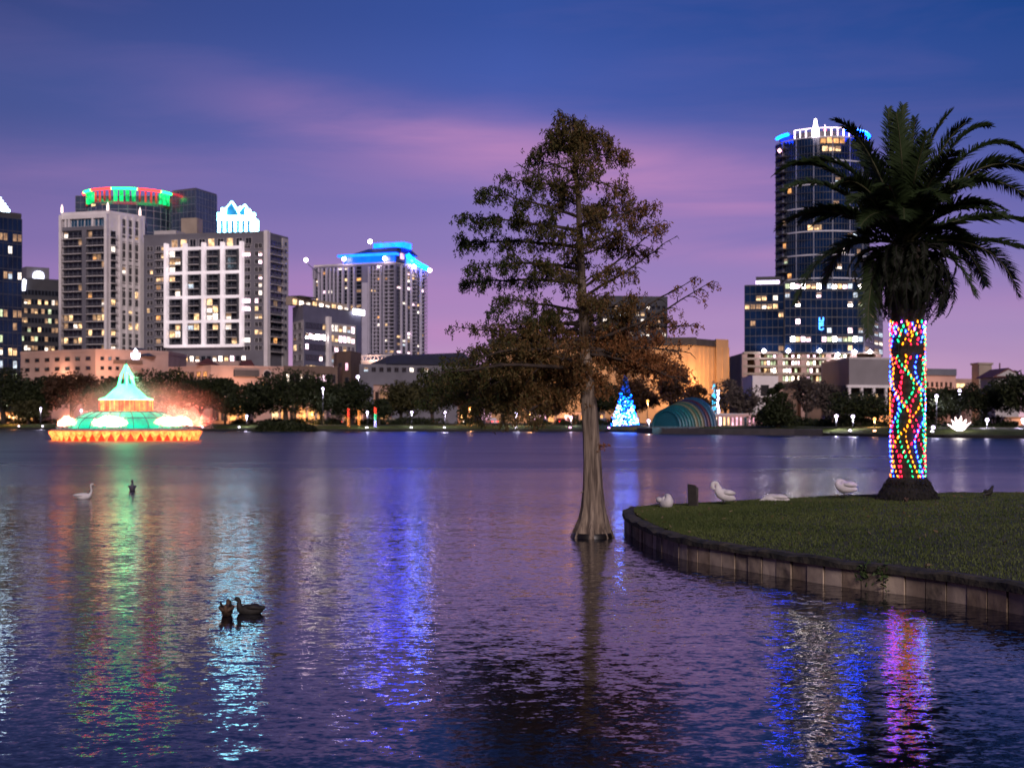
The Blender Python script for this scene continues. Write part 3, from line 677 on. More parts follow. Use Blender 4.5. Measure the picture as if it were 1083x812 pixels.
b9.grid(fr, .6, fr.len - .5, zb, zt - 1, 6, nr, .7, .62, .17, pal=('warm', 'white', 'cool', 'hotpink', 'dim'), frame=M_mull, mull=0)
for i in range(1, 6): w = MB(); u = fr.len * i / 6; b9.fbox(w, fr, u - .3, u + .3, 0, 1.0, zb, zt - .5, ML); b9.part('pier', w)
b9.balconies(fr, fr.len * .52, fr.len * .66, zb, zt - 1, nr, 1.3, 1.0, edge=ML); b9.balconies(fr, fr.len * .84, fr.len * .99, zb, zt - 1, nr, 1.6, 1.0, edge=ML)
b9.balconies(f, .1, f.len * .05, zb + 55 * .6, zt - 1, 7, 1.6, 1.0, edge=ML)
M_blue = emis('roof_light_blue', (.0006, .04, 1), 5, .2, .4); M_cyan = emis('roof_light_cyan', (.004, .075, 1), 7, .2, .4)
def plan(f, u0, u1, o0, o1): return [tuple(f.at(u, o, 0).to_2d()) for u, o in ((u0, o1), (u1, o1), (u1, o0), (u0, o0))]
u0, u1 = f.u(361), f.u(417.5)
w = MB(); w.prism(plan(f, u0 + 1, u1, -16, .2), zt + .8, zt + 3.4, M_blue); b9.part('lit_band', w)
w = MB(); w.prism(plan(f, u0 - 1, u1 + 1, -18, 1.6), zt + 3.4, zt + 4.4, M_cyan); b9.part('eave_light', w)
w = MB(); w.prism(plan(f, f.u(371), u1 + 3, -17, 0), zt + 4.42, zz(263.5, 600), surf('deep_blue_roof', (.02, .05, .16), .5, .2, .3), plan(f, f.u(384), u1 + 1, -14, -5)); b9.part('hip_roof', w)
w = MB(); w.prism(plan(f, f.u(388), f.u(421), -13, -6), zz(263.5, 600), zz(257.5, 600), emis('roof_light_deep_blue', (.0004, .022, 1), 30, .2, .3)); b9.part('lit_band', w)
ta, tb = fr.len * .02, fr.len * .32
w = MB(); w.prism(plan(fr, ta, tb, -12, .6), zt + .8, zz(263, 596), M_roofb); b9.part('gable_tower', w)
w = MB(); b9.fbox(w, fr, fr.len * .12, fr.len * .24, .62, .8, zz(275, 596), zz(266, 596), LIT['pink']); b9.part('lit_window', w)
pts = [(fr.len * .33 + (fr.len * .7) * t, zz(271 + 11 * (t ** .6), 604)) for t in (0, .2, .4, .6, .8, 1)]
w = MB(); w.tube([fr.at(u, 1.0, z) for u, z in pts], 1.0, emis('roof_curve_blue', (.001, .09, 1), 34), 6); b9.part('curved_eave_light', w)
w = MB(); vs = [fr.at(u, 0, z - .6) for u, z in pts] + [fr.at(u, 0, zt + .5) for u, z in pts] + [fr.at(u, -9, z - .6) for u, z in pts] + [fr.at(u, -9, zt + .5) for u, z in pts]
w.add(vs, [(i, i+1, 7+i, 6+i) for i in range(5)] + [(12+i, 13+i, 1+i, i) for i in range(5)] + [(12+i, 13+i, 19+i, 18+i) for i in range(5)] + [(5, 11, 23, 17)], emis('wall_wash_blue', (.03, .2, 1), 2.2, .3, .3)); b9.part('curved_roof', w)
for px, py, dd in ((323.5, 275, 600), (391.5, 255.5, 592), (364, 274, 596), (407, 273.5, 590), (454.5, 286, 606), (437.5, 282, 600)):
    w = MB(); c = P(px, py, dd); w.lathe([(.01, c.z - .9), (.8, c.z - .4), (.8, c.z + .4), (.01, c.z + .9)], emis('marker_lamp', (1, .72, .8), 30), 8, (c.x, c.y))
    if px in (323.5, 454.5): w.tube([(c.x, c.y, c.z - 1), (c.x + (6 if px < 400 else -4), c.y + 2, c.z - 6)], .15, M_mull, 4)
    b9.part('marker_lamp', w)
b9.finish()

# 10 low buildings at the foot of the towers
A, B_, C_ = pt(356, 424), pt(371, 418), pt(382, 432)
b = Bld('brown_block', 'small plain brown block between the mid rise office and the truss ramp', 'building', B_)
b.part('wall', MB().prism([A, B_, C_, (C_[0] - 3, 445), (A[0] - 3, 440)], 1.4, zz(373, 420), M_brown)); f = Face(A, B_)
roofcap(b, [A, B_, C_, (C_[0] - 3, 445), (A[0] - 3, 440)], zz(373, 420), M_brown, .5)
b.grid(Face(pt(305, 408), pt(356, 412)), 0, 14, zz(404, 410), zz(394, 410), 8, 2, .7, .6, .5, pal=('hotpink', 'hot', 'pink'))
b.grid(f, .3, f.len - .2, 3, zz(380, 420), 2, 4, .4, .5, .5, pal=('hot', 'pink')); b.finish()
A, B_ = pt(300, 405), pt(357, 410)
b = Bld('shop_row', 'low brown row with rose lit windows beside the small plain brown block', 'building', A)
b.part('wall', MB().prism([A, B_, (B_[0], 425), (A[0], 425)], 1.4, zz(389, 408), M_brown)); f = Face(A, B_)
roofcap(b, [A, B_, (B_[0], 425), (A[0], 425)], zz(389, 408), M_brown, .5)
b.grid(f, .5, f.len - .5, 3, zz(392, 408), 11, 3, .7, .5, .45, pal=('hotpink', 'hot', 'pink', 'dim')); b.finish()
A, B_ = pt(381, 452), pt(414, 446)
b = Bld('truss_ramp', 'white truss parapet ramp right of the small brown block', 'ramp', A); f = Face(A, B_)
b.part('deck', MB().prism([A, B_, (B_[0], 462), (A[0], 462)], 1.4, zz(382, 450), M_lgrey))
w = MB(); z0, z1 = zz(382, 450) + .01, zz(375.5, 450); n = 8
b.fbox(w, f, 0, f.len, -.5, .1, z0, z0 + .35, M_white); b.fbox(w, f, 0, f.len, -.5, .1, z1 - .35, z1, M_white)
for i in range(n):
    ua, ub = f.len * i / n, f.len * (i + 1) / n; za, zb_ = (z0, z1) if i % 2 else (z1, z0); w.tube([f.at(ua, -.2, za), f.at(ub, -.2, zb_)], .2, M_white, 4)
b.part('truss', w); lamp('ramp_light', f.at(f.len * .5, 3, z0 - 1), (1, .55, .4), 500, b.root, .4, aim='wall'); b.finish()
A, B_ = pt(380, 408), pt(505, 420)
b = Bld('grey_hall', 'long low grey hall with dark sloping roof left of the bald cypress', 'hall', A); f = Face(A, B_); zt = zz(385, 410)
poly = [A, B_, (B_[0], 455), (A[0] + 6, 455)]
b.part('wall', MB().prism(poly, 1.4, zt, M_grey))
w = MB(); zr = zz(371.5, 425); q = [f.at(f.u(408), .5, zt + .01), f.at(f.len, .5, zt + .01), f.at(f.len, -14, zr), f.at(f.u(425), -14, zr - 1.2), f.at(f.u(412), -38, zt + .01), f.at(f.len, -38, zt + .01)]
w.add(q, [(0, 1, 2, 3), (3, 2, 5, 4), (0, 3, 4), (1, 5, 2), (0, 4, 5, 1)], M_roofd); b.part('roof', w)
b.grid(f, f.u(383), f.u(455), zz(394, 412), zz(388, 412), 9, 1, .5, .7, .4, pal=('white', 'amber', 'cool')); b.finish()

# 11 dark tower behind the cypress
A, B_ = pt(636, 700), pt(706, 706); zt = zz(315, 703)
b = Bld('dark_tower', 'dark block tower with scattered white windows behind the bald cypress crown', 'office building', A); f = Face(A, B_)
b.part('wall', MB().prism([A, B_, (B_[0], 735), (A[0], 735)], 1.4, zt, M_dgrey)); roofcap(b, [A, B_, (B_[0], 735), (A[0], 735)], zt, M_dgrey)
b.grid(f, .5, f.len - .5, 10, zt - 3, 12, 15, .6, .5, .3, pal=('warm', 'white', 'dim', 'cool'), mull=0); b.finish()

# 12 orange lit theatre
M_th = M_orange
c = [pt(520, 470), pt(691, 470), pt(735.5, 462), pt(757.5, 472)]
b = Bld('theatre', 'windowless tan theatre lit orange by lamps, right of the bald cypress', 'theatre', c[2])
z1 = zz(365.5, 464)
b.part('wall', MB().prism([c[0], c[2], c[3], (c[3][0], 505), (c[0][0], 505)], 1.4, z1, M_th))
w = MB(); f = Face(c[0], c[2]); b.fbox(w, f, -1, f.len + .4, -30, .8, z1, z1 + 2.6, M_roofd); f2 = Face(c[2], c[3]); b.part('roof', w)
w = MB(); b.fbox(w, f2, -.3, f2.len, -20, .6, z1, z1 + 2.2, M_roofd); b.part('roof_edge', w)
d0, d1, d2 = pt(757.5, 470), pt(770.5, 474), pt(771, 500)
b.part('stage_tower', MB().prism([d0, d1, (d1[0], 505), (d0[0], 505)], 1.4, zz(358.5, 470), M_th))
w = MB()
for ff, n in ((f, 26), (f2, 5), (Face(d0, d1), 2)):
    for i in range(n + 1): u = ff.len * i / n; b.fbox(w, ff, u - .12, u + .12, .0, .25, 1.4, z1 - .1, M_th)
b.part('pilasters', w)
for px, e in ((566, 3500), (590, 3500), (620, 2500), (700, 2500), (722, 5000), (745, 9000), (763, 9000)):
    lamp('floodlight', P(px, 412, 452), (1, .50, .20), e * .42, b.root, .8, aim='wall')
b.finish()

# 13 round glass tower on a block
c = pt(869.5, 560); rad = 48.3 / F * 560; z0 = 25; zt = zz(146, 545)
bv = Bld('round_tower', 'tall round glass tower with blue ring and white lit crown, left of the palm', 'apartment tower', (c[0], c[1]))
g = MB(); g.lathe([(rad, z0), (rad, zt), (.1, zt)], M_glass, 72, c, smooth=True); bv.part('glass_drum', g)
nfl = 31; ch = (zt - zz(305, 545)) / 19.5; ch = 3.02; nfl = int((zt - zz(300, 545)) / ch)
M_slab = surf('floor_slab_edge', (.60, .62, .72), .5, .08, .4)
for i in range(nfl + 1):
    z = zt - .4 - i * ch; th = .2 if i % 3 else .5; w = MB(); w.lathe([(rad + .02, z), (rad + .35, z), (rad + .35, z + th), (rad + .02, z + th)], M_slab if i % 3 == 0 else M_mull, 72, c, R(170), R(370), False); bv.part('floor_ring', w)
w = MB()
for i in range(49):
    a = R(180 + 180 * i / 48); x, y = c[0] + (rad + .12) * math.cos(a), c[1] + (rad + .12) * math.sin(a); w.tube([(x, y, z0), (x, y, zt)], .1 if i % 6 else .3, M_mull if i % 6 else M_pmull, 4)
bv.part('mullions', w)
rng = random.Random(5)
def cyl_win(px, fi, n, key, hfrac=.62):
    """a run of n lit panes on the drum at pixel column px, floor index fi counted from the top"""
    s_ = (px - 869.5) / 48.3; a = -math.pi / 2 + math.asin(max(-.97, min(.97, s_)))
    for k in range(n):
        aa = a + k * .135; loc = Vector((c[0] + (rad + .15) * math.cos(aa), c[1] + (rad + .15) * math.sin(aa), zt - (fi + 1) * ch + .35))
        bv.q.setdefault('window', []).append((1, win_unit(2.0, ch * hfrac, LIT[key], M_mull, 1), loc, aa + math.pi / 2))
cyl_win(860, 0, 4, 'amber', .8); cyl_win(862, 1, 3, 'warm')
for px, fi, n, k in [(875, 5, 1, 'cool'), (830, 6, 1, 'amber'), (912, 7, 1, 'amber'), (873, 8, 1, 'dim'), (848, 11, 2, 'warm'), (856, 11, 1, 'warm'), (888, 12, 2, 'cool'), (874, 14, 2, 'white'), (898, 14, 1, 'dim'), (827, 15, 1, 'green'),
                    (876, 16, 1, 'white'), (830, 17, 1, 'amber'), (893, 18, 1, 'dim'), (874, 19, 2, 'cool'), (886, 19, 1, 'white'), (899, 19, 1, 'amber'), (862, 21, 2, 'white'), (866, 22, 3, 'warm'), (879, 23, 1, 'cool'),
                    (850, 26, 2, 'dim'), (896, 25, 2, 'cool'), (840, 27, 1, 'dim'), (885, 24, 1, 'dim'), (826, 10, 1, 'dim'), (826, 13, 1, 'amber'), (908, 15, 1, 'amber'), (908, 21, 1, 'dim')]:
    cyl_win(px, fi, n, k)
for i in range(nfl):
    for s_ in (-1, 1):
        a = -math.pi / 2 + s_ * R(66); loc = Vector((c[0] + (rad + .3) * math.cos(a), c[1] + (rad + .3) * math.sin(a), zt - (i + 1) * ch - .1)); bv.q.setdefault('balcony', []).append((1, balc_unit(5.5, 1.5, 1.0, M_dgrey, M_rail), loc, a + math.pi / 2))
# crown: blue arcs, white lit posts, central spire
MBL = emis('crown_ring_blue', (.0003, .035, 1), 60); MBW = emis('crown_post_white', (1, .74, .82), 5.5)
def arc(a0, a1, r, z, rr, m, part):
    w = MB(); n = 18; w.tube([(c[0] + r * math.cos(R(a0 + (a1 - a0) * i / n)), c[1] + r * math.sin(R(a0 + (a1 - a0) * i / n)), z) for i in range(n + 1)], rr, m, 6); bv.part(part, w)
zc = zz(140.5, 545) + 1
arc(183, 212, rad, zc - .6, .6, MBL, 'blue_ring_light'); arc(285, 356, rad, zc - .4, .6, MBL, 'blue_ring_light')
arc(286, 352, rad - .4, zc + .3, .35, emis('crown_ring_pale', (.05, .16, 1), 22), 'blue_ring_light')
w = MB(); w.lathe([(rad - 1.5, zt), (rad - 1.5, zt + 2.4), (rad - 2, zt + 2.4)], M_dgrey, 48, c); bv.part('parapet', w)
arc(222, 300, rad - .3, zc + .4, .12, MBW, 'crown_rail')
for i in range(11):
    a = R(222 + 78 * i / 10); x, y = c[0] + (rad - .3) * math.cos(a), c[1] + (rad - .3) * math.sin(a); w = MB(); w.tube([(x, y, zt + .1), (x, y, zc + .4 + (1 if i == 5 else 0))], .16 if i % 2 else .26, MBW, 5); bv.part('crown_post', w)
w = MB(); x, y = pt(862.5, 543); w.tube([(x, y, zt), (x, y, zz(150, 543) + 4), (x, y, zz(134, 543)), (x, y, zz(126, 543))], [1.4, 1.3, .9, .35], emis('spire_white', (1, .8, .86), 9), 8); bv.part('spire', w)
w = MB(); x, y = pt(872.5, 555); w.lathe([(.01, zz(139, 555)), (.7, zz(137.5, 555)), (.01, zz(136, 555))], emis('marker_red', (1, .12, .15), 6), 8, (x, y)); w.tube([(x, y, zt), (x, y, zz(139, 555))], .15, M_mull, 4); bv.part('marker_lamp', w)
w = MB(); q = P(824.5, 159.5, 552); w.lathe([(.01, q.z - 1), (.9, q.z), (.01, q.z + 1)], emis('marker_pink', (1, .5, .6), 4), 8, (q.x, q.y)); bv.part('marker_lamp', w)
# the block
p0, p1, p2, p3 = pt(787.5, 530), pt(829, 527), pt(912, 527), pt(933, 560)
zl, zm = zz(301.5, 530), zz(297.5, 527); zb = zz(373, 528)
bv.part('left_block', MB().prism([p0, p1, (p1[0], 580), (p0[0] * 1.1, 580)], zb, zl, M_dgrey)); bv.part('main_block', MB().prism([(p1[0] + .1, p1[1] - 1), (p2[0], p2[1] - 1), p3, (p3[0], 590), (p1[0] + .1, 590)], zb, zm, M_dgrey))
f1, f2, f3 = Face(p0, p1), Face((p1[0] + .1, p1[1] - 1), (p2[0], p2[1] - 1)), Face((p2[0], p2[1] - 1), p3)
bv.curtain(f1, zb, zl - .3, 3.2, 2.0, M_glass, M_mull, out=.3, litf=lambda c, r, nc, nr: {5: .95, 6: .3, 7: .25, 2: .15}.get(r, .06) if c < 6 or r != 5 else .1, pal=('warm', 'white', 'warm', 'dim'))
bv.curtain(f2, zb, zm - .3, 3.15, 2.0, M_glass, M_mull, out=.3, litf=lambda c, r, nc, nr: .9 if r == nr - 1 else (.9 if r == 1 and c not in (0, 5, 6) else (.55 if c > nc - 5 and r > 4 else .1)), pal=('super', 'warm', 'green', 'cool', 'hotpink', 'super'))
bv.part('side_panel', (lambda w: (bv.fbox(w, f3, 0, f3.len, 0, .3, zb, zm - 6, surf('violet_panel', (.20, .19, .27), .5, .1, .2)), w)[1])(MB()))
bv.grid(f3, .5, f3.len - .5, zb, zm - 7, 4, 6, .8, .5, .3, pal=('cool', 'dim', 'white'), out=.32)
w = MB(); bv.fbox(w, f1, f1.u(799), f1.u(826), -12, -4, zl, zl + 3.4, M_dgrey); bv.part('penthouse', w)
w = MB(); bv.fbox(w, f1, f1.u(799), f1.u(824), -3.98, -3.8, zl + .6, zl + 1.9, emis('roof_strip_violet', (.75, .6, 1), 3.5)); bv.part('roof_strip_light', w)
# blue vertical sign
for k, zc_ in enumerate((338, 343, 347)):
    w = MB(); f_ = f2; u = f_.u(868.3); z = zz(zc_, 527); m = emis('sign_blue', (.05, .3, 1), 6)
    if k == 0:
        for a, b_, c_, d_ in ((-.85, -.55, -.7, .7), (.55, .85, -.7, .7), (-.54, .54, -.7, -.4)): bv.fbox(w, f_, u + a, u + b_, .5, .7, z + c_, z + d_, m)
    elif k == 1:
        for a, b_, c_, d_ in ((-.85, -.55, -.7, .7), (-.54, .8, .4, .7), (-.54, .8, -.15, .15), (-.54, .8, -.7, -.4)): bv.fbox(w, f_, u + a, u + b_, .5, .7, z + c_, z + d_, m)
    else:
        for a, b_, c_, d_ in ((-.85, -.55, -.5, .7), (-.54, .54, -.8, -.5), (.55, .85, -.5, -.1)): bv.fbox(w, f_, u + a, u + b_, .5, .7, z + c_, z + d_, m)
    bv.part('sign_letter', w)
# open lit parking floors below
q0, q1 = pt(786.5, 528), pt(930, 526)
ff = Face(q0, q1); zg = 1.4
bv.part('garage_core', MB().prism([(q0[0], q0[1] + 4), (q1[0], q1[1] + 4), (q1[0], 580), (q0[0], 580)], zg, zb, M_brown))
zfl = [zb, zz(379, 527), zz(387, 527), zz(395, 527), zz(404, 527)]
for z in zfl: w = MB(); bv.fbox(w, ff, 0, ff.len, -4, .5, z - .45, z + .35, M_beige); bv.part('floor_slab', w)
for px in (787.5, 801, 825, 850, 876, 903, 929): w = MB(); u = ff.u(px); bv.fbox(w, ff, u - 1.0, u + 1.0, -3.9, .3, zg, zb - .5, M_pink); bv.part('pier', w)
rg = random.Random(12)
for i in range(4):
    zlo, zhi = zfl[i + 1] + .45, zfl[i] - .6
    for k in range(44):
        u = ff.len * (k + .5) / 44
        if rg.random() < .62 and ff.u(802) < u < ff.u(902):
            bv.q.setdefault('window', []).append((2, win_unit(ff.len / 44 * .72, (zhi - zlo) * .8, rg.choice([emis('garage_tube_light', (1, .9, .74), 14, .7, .6), LIT['hot'], LIT['white'], LIT['hotpink'], LIT['green'], LIT['warm'], LIT['dim']]), M_brown, 0), ff.at(u, -3.8, zlo + .1), ff.rot))
w = MB()
for px, py in ((808, 371), (834, 371), (867, 371), (886, 375), (889, 383), (887, 391), (904, 372), (920, 372)):
    q = P(px, py, 524.5); w.lathe([(.01, q.z - .8), (.8, q.z), (.01, q.z + .8)], emis('lamp_violet_white', (.9, .85, 1), 40), 8, (q.x, q.y))
bv.part('wall_lamps', w)
bv.finish()

# side garage, grey, right of the glass block
A, B_ = pt(898, 440), pt(962, 448)
b = Bld('grey_garage', 'pale grey windowless garage with open ground floor behind the lit palm trunk', 'garage', A); f = Face(A, B_); zt = zz(380, 442)
b.part('wall', MB().prism([A, B_, (B_[0], 480), (A[0], 480)], zz(407, 442), zt, surf('corrugated_grey', (.24, .22, .23), .7, .08, .2)))
roofcap(b, [A, B_, (B_[0], 480), (A[0], 480)], zt, M_lgrey, .6)
w = MB(); b.fbox(w, f, -1, f.len, -.2, .6, zz(410, 442), zz(407, 442) - .01, M_white); b.part('canopy', w)
for i in range(6): w = MB(); u = f.len * i / 5; b.fbox(w, f, u - .4, u + .4, -.3, .4, 1.4, zz(410, 442) - .01, M_white); b.part('column', w)
b.part('back_wall', MB().prism([(A[0], A[1] + 5), (B_[0], B_[1] + 5), (B_[0], 478), (A[0], 478)], 1.4, zz(407, 442) - .02, M_dgrey))
b.grid(Face((A[0], A[1] + 5), (B_[0], B_[1] + 5)), 1, f.len - 1, 2, zz(411, 442), 7, 1, .5, .7, .5, pal=('amber', 'warm', 'dim')); b.finish()
# white plain block behind the dark cypress
A, B_ = pt(796, 330), pt(823, 333)
b = Bld('white_block', 'small plain white block with one dark opening under the round tower', 'building', A); f = Face(A, B_)
b.part('wall', MB().prism([A, B_, (B_[0], 345), (A[0], 345)], 1.4, zz(399, 331), M_white)); roofcap(b, [A, B_, (B_[0], 345), (A[0], 345)], zz(399, 331), M_white, .4)
w = MB(); b.fbox(w, f, f.u(804.5), f.u(813), .0, .12, zz(418.5, 331), zz(407, 331), M_black); b.part('opening', w); b.finish()
# pink low arcade
A, B_ = pt(754, 262), pt(806, 256)
b = Bld('pink_arcade', 'low rose lit arcade at the waterfront right of the bandshell', 'building', A); f = Face(A, B_)
b.part('wall', MB().prism([A, B_, (B_[0], 268), (A[0], 272)], .9, zz(438.5, 259), surf('rose_render', (.50, .33, .30), .8, .1, .4)))
roofcap(b, [A, B_, (B_[0], 268), (A[0], 272)], zz(438.5, 259), M_lgrey, .25)
b.grid(f, .3, f.len - .3, 1.3, zz(440, 259), 11, 1, .5, .8, .6, pal=('pink', 'warm', 'hotpink'), mull=0); lamp('arcade_light', P(776, 448, 251), (1, .5, .42), 260, b.root, .3, aim='wall'); b.finish()
# right hand low buildings
A, B_ = pt(975, 380), pt(1011, 384); zt = zz(397, 382)
b = Bld('tan_hall', 'flat roofed tan hall with a blue grey roof band just right of the palm', 'building', A); f = Face(A, B_); q = [A, B_, (B_[0] + 3, 410), (A[0], 410)]
b.part('wall', MB().prism(q, 1.4, zt, M_pink)); b.part('roof', MB().prism([(x * 1.0, y - .6 if y < 400 else y) for x, y in q], zt + .01, zz(390, 382), surf('blue_grey_roof', (.10, .12, .16), .6, .1, .3))); b.grid(f, 1, f.len - 1, 2, zt - 1, 6, 4, .4, .4, .05, frame=M_brown)
lamp('wall_light', P(1004, 425, 372), (1, .5, .3), 900, b.root, .5, aim='wall'); b.finish()
A, B_ = pt(1011, 392), pt(1037, 395)
b = Bld('peach_wing', 'low peach wing between the tan hall and the square stone tower', 'building', A); f = Face(A, B_); q = [A, B_, (B_[0] + 3, 412), (A[0], 412)]
b.part('wall', MB().prism(q, 1.4, zz(402, 393), M_pink)); roofcap(b, q, zz(402, 393), M_pink, .4)
w = MB(); b.fbox(w, f, f.u(1011.5), f.u(1019.5), 0, .3, zz(410, 392), zz(405.5, 392), LIT['warm']); b.part('lit_window', w); b.finish()
A, B_ = pt(1035.5, 374), pt(1049, 376)
b = Bld('stone_tower', 'short square beige stone tower near the right edge', 'tower', A); q = [A, B_, (B_[0] + 1, 380), (A[0], 380)]
b.part('wall', MB().prism(q, 1.4, zz(385.5, 375), M_beige)); w = MB(); b.part('cap', w.prism([(q[0][0] - .3, q[0][1] - .3), (q[1][0] + .3, q[1][1] - .3), (q[2][0] + .3, q[2][1] + .3), (q[3][0] - .3, q[3][1] + .3)], zz(385.5, 375) + .01, zz(383.5, 375), M_beige)); b.finish()
A, B_ = pt(1050, 345), pt(1080, 345)
b = Bld('gabled_pavilion', 'grey pavilion with maroon gable roof behind the big right hand oak', 'pavilion', A); zt = zz(399, 345)
b.part('wall', MB().prism([(A[0] + .6, A[1]), (B_[0] - .6, B_[1]), (B_[0] - .6, 356), (A[0] + .6, 356)], 1.4, zt, M_lgrey))
w = MB(); x0, x1 = A[0] - .5, B_[0] + .5; xm = (x0 + x1) / 2; za = zz(389, 345)
w.add([(x0, 344, zt), (x1, 344, zt), (xm, 344, za), (x0, 357, zt), (x1, 357, zt), (xm, 357, za)], [(0, 1, 2), (5, 4, 3), (0, 2, 5, 3), (1, 4, 5, 2), (0, 3, 4, 1)], M_roofr)
w.add([(x0 + 1, 343.9, zt + .3), (x1 - 1, 343.9, zt + .3), (xm, 343.9, za - .5)], [(0, 1, 2)], M_lgrey)
w.box(xm - .12, xm + .12, 350, 350.3, za, za + 1.4, M_roofr); b.part('roof', w); b.finish()

# warm lit street fronts behind the park trees
for i, (a, b_, dd, top, lab, pal) in enumerate([
    (-30, 45, 410, 437, 'low amber lit shopfront behind the far left trees', ('amber', 'warm')),
    (222, 262, 372, 425, 'orange lit shopfront left of the dark shrub islet', ('amber', 'amber', 'warm')),
    (285, 345, 372, 427, 'amber lit shopfront behind the dark shrub islet', ('amber', 'amber', 'warm')),
    (362, 384, 365, 432, 'narrow orange lit kiosk left of the red and green light pole', ('amber',)),
    (395, 412, 372, 408, 'small peach lit facade above the park trees by the grey hall', ('warm', 'amber')),
    (484, 502, 375, 418, 'orange lit house front seen under the cypress foliage', ('amber', 'warm')),
    (560, 640, 372, 436, 'row of orange lit shopfronts behind the cypress trunk', ('amber', 'amber', 'pink')),
    (880, 990, 300, 441, 'low orange lit shopfront behind the lit palm trunk', ('amber', 'warm', 'amber')),
    (1062, 1110, 232, 443, 'pale blue lit shelter at the far right shore', ('cool', 'white'))]):
    A, B_ = pt(a, dd), pt(b_, dd + 2); q = [A, B_, (B_[0], dd + 10), (A[0], dd + 10)]
    b = Bld('shopfront', lab, 'shopfront', A, group='lit fronts behind the lakeside trees'); zt = zz(top, dd); f = Face(A, B_)
    b.part('wall', MB().prism(q, 1.2, zt, M_pink)); roofcap(b, q, zt, M_brown, .35)
    n = max(3, int(f.len / 2.2)); b.grid(f, .3, f.len - .3, 1.7, zt - .4, n, 1, .7, .75, .75, pal=pal, frame=M_brown)
    lamp('shop_light', f.at(f.len / 2, 3.5, 3.5), (1, .48, .16), 260 + 12 * f.len, b.root, .3, aim='wall'); b.finish()

# ------------------------------------------------------------------ promenade and bandshell
M_conc = surf('promenade_concrete', (.09, .08, .085), .8, .15, .6)
pw = MB(); xs = [674, 690, 720, 760, 800, 840, 870]; fp = [pt(px, shore_d(px) - 1.5) for px in xs]; bp_ = [pt(px, shore_d(px) + 7) for px in reversed(xs)]
pw.prism(fp + bp_, -.4, 1.02, M_conc); struct('lakeside_promenade', pw)
rt = thing('bandshell', 'rainbow striped bandshell of nested arches on the waterfront, beside the blue lit tree', 'bandshell', (*pt(725, 262), 1.0))
bc = Vector((*pt(704, 258), 1.02)); ax = Vector((.70, .71, 0)).normalized(); sdv = Vector((ax.y, -ax.x, 0))
bcol = [tuple(v * .45 for v in c_) for c_ in [(.01, .10, .13), (.01, .16, .18), (.02, .13, .16), (.02, .2, .2), (.02, .16, .17), (.28, .27, .15), (.05, .18, .13), (.25, .24, .14), (.03, .06, .16), (.13, .03, .06), (.03, .16, .30), (.02, .12, .26)]]
r0 = 3.5
for i, col in enumerate(bcol):
    rr = r0 + i * .2; o0 = i * .68; w = MB(); n = 22
    m = surf('arch_paint_%d' % i, col, .45, .1, 1); ins = []
    for q, (rad_, off) in enumerate([(rr - .5, o0), (rr, o0), (rr, o0 + .69), (rr - .5, o0 + .69)]):
        ins.append([bc + ax * off + sdv * (math.cos(math.pi * k / n) * rad_) + Vector((0, 0, math.sin(math.pi * k / n) * rad_)) for k in range(n + 1)])
    vs = sum(ins, []); k_ = n + 1
    w.add(vs, [(a * k_ + j, a * k_ + j + 1, ((a + 1) % 4) * k_ + j + 1, ((a + 1) % 4) * k_ + j) for a in range(4) for j in range(n)], m, True); w.build('arch', rt)
w = MB(); n = 22; w.add([bc + ax * .3] + [bc + ax * .3 + sdv * (math.cos(math.pi * k / n) * (r0 - .4)) + Vector((0, 0, math.sin(math.pi * k / n) * (r0 - .4))) for k in range(n + 1)], [(0, k + 1, k + 2) for k in range(n)], surf('arch_paint_0', bcol[0])); w.build('back_wall', rt)
w = MB(); q = [bc - ax * 1.5 - sdv * -6.5, bc + ax * 10 + sdv * 6.5, bc + ax * 10 - sdv * 6.5, bc - ax * 1.5 - sdv * 6.5]; w.prism([(v.x, v.y) for v in q], 1.02, 1.3, M_conc); w.build('stage', rt)
lamp('stage_light', P(692, 441, 250), (.25, .75, 1), 380, rt, .3, aim='wall'); lamp('stage_light', P(742, 436, 246), (.35, .6, 1), 240, rt, .3, aim='wall')

# ------------------------------------------------------------------ fountain
FC = (P(133.5, 465, 176).x, 176.0); mpp = 176 / F
rt = thing('fountain', 'round domed lake fountain lit red and green with spire', 'fountain', (*FC, 0))
M_gd = emis('dome_panel_teal', (.004, .62, .36), 1.3, .35, .6); M_or = emis('bowl_orange', (1, .19, .04), 3.4, .5, 2.2); M_rd = emis('gap_red', (1, .03, .01), 2.0, .3, 2)  # light falling on bowls and red basin wall is put in as emission
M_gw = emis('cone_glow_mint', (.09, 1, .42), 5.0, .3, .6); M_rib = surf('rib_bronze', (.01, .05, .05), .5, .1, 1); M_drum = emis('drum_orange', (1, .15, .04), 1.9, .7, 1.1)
w = MB(); w.lathe([(8.6, -.3), (8.6, 1.15)], M_rd, 72, FC); w.build('basin_wall', rt)
w = MB(); w.lathe([(8.6, 1.16), (9.0, 1.16), (9.0, 1.34), (5.0, 1.5)], surf('basin_rim', (.4, .3, .26), .5, .1, 1), 72, FC); w.build('basin_rim', rt)
bw = MB(); bw.lathe([(.10, -.62), (.22, -.25), (.52, .25), (.60, .52), (.01, .60)], M_or, 10); bm = bw.mesh('bowl')
for i in range(48):
    a = 2 * math.pi * i / 48; o = bpy.data.objects.new('bowl', bm); C.objects.link(o); o.parent = rt; o.location = (8.72 * math.cos(a), 8.72 * math.sin(a), .58)
w = MB(); prof = [(7.0, 1.5), (6.7, 2.1), (6.0, 2.75), (5.2, 3.2), (4.4, 3.5), (3.2, 3.6)]; w.lathe(prof, M_gd, 48, FC); ldo = w.build('lower_dome', rt)
w = MB()
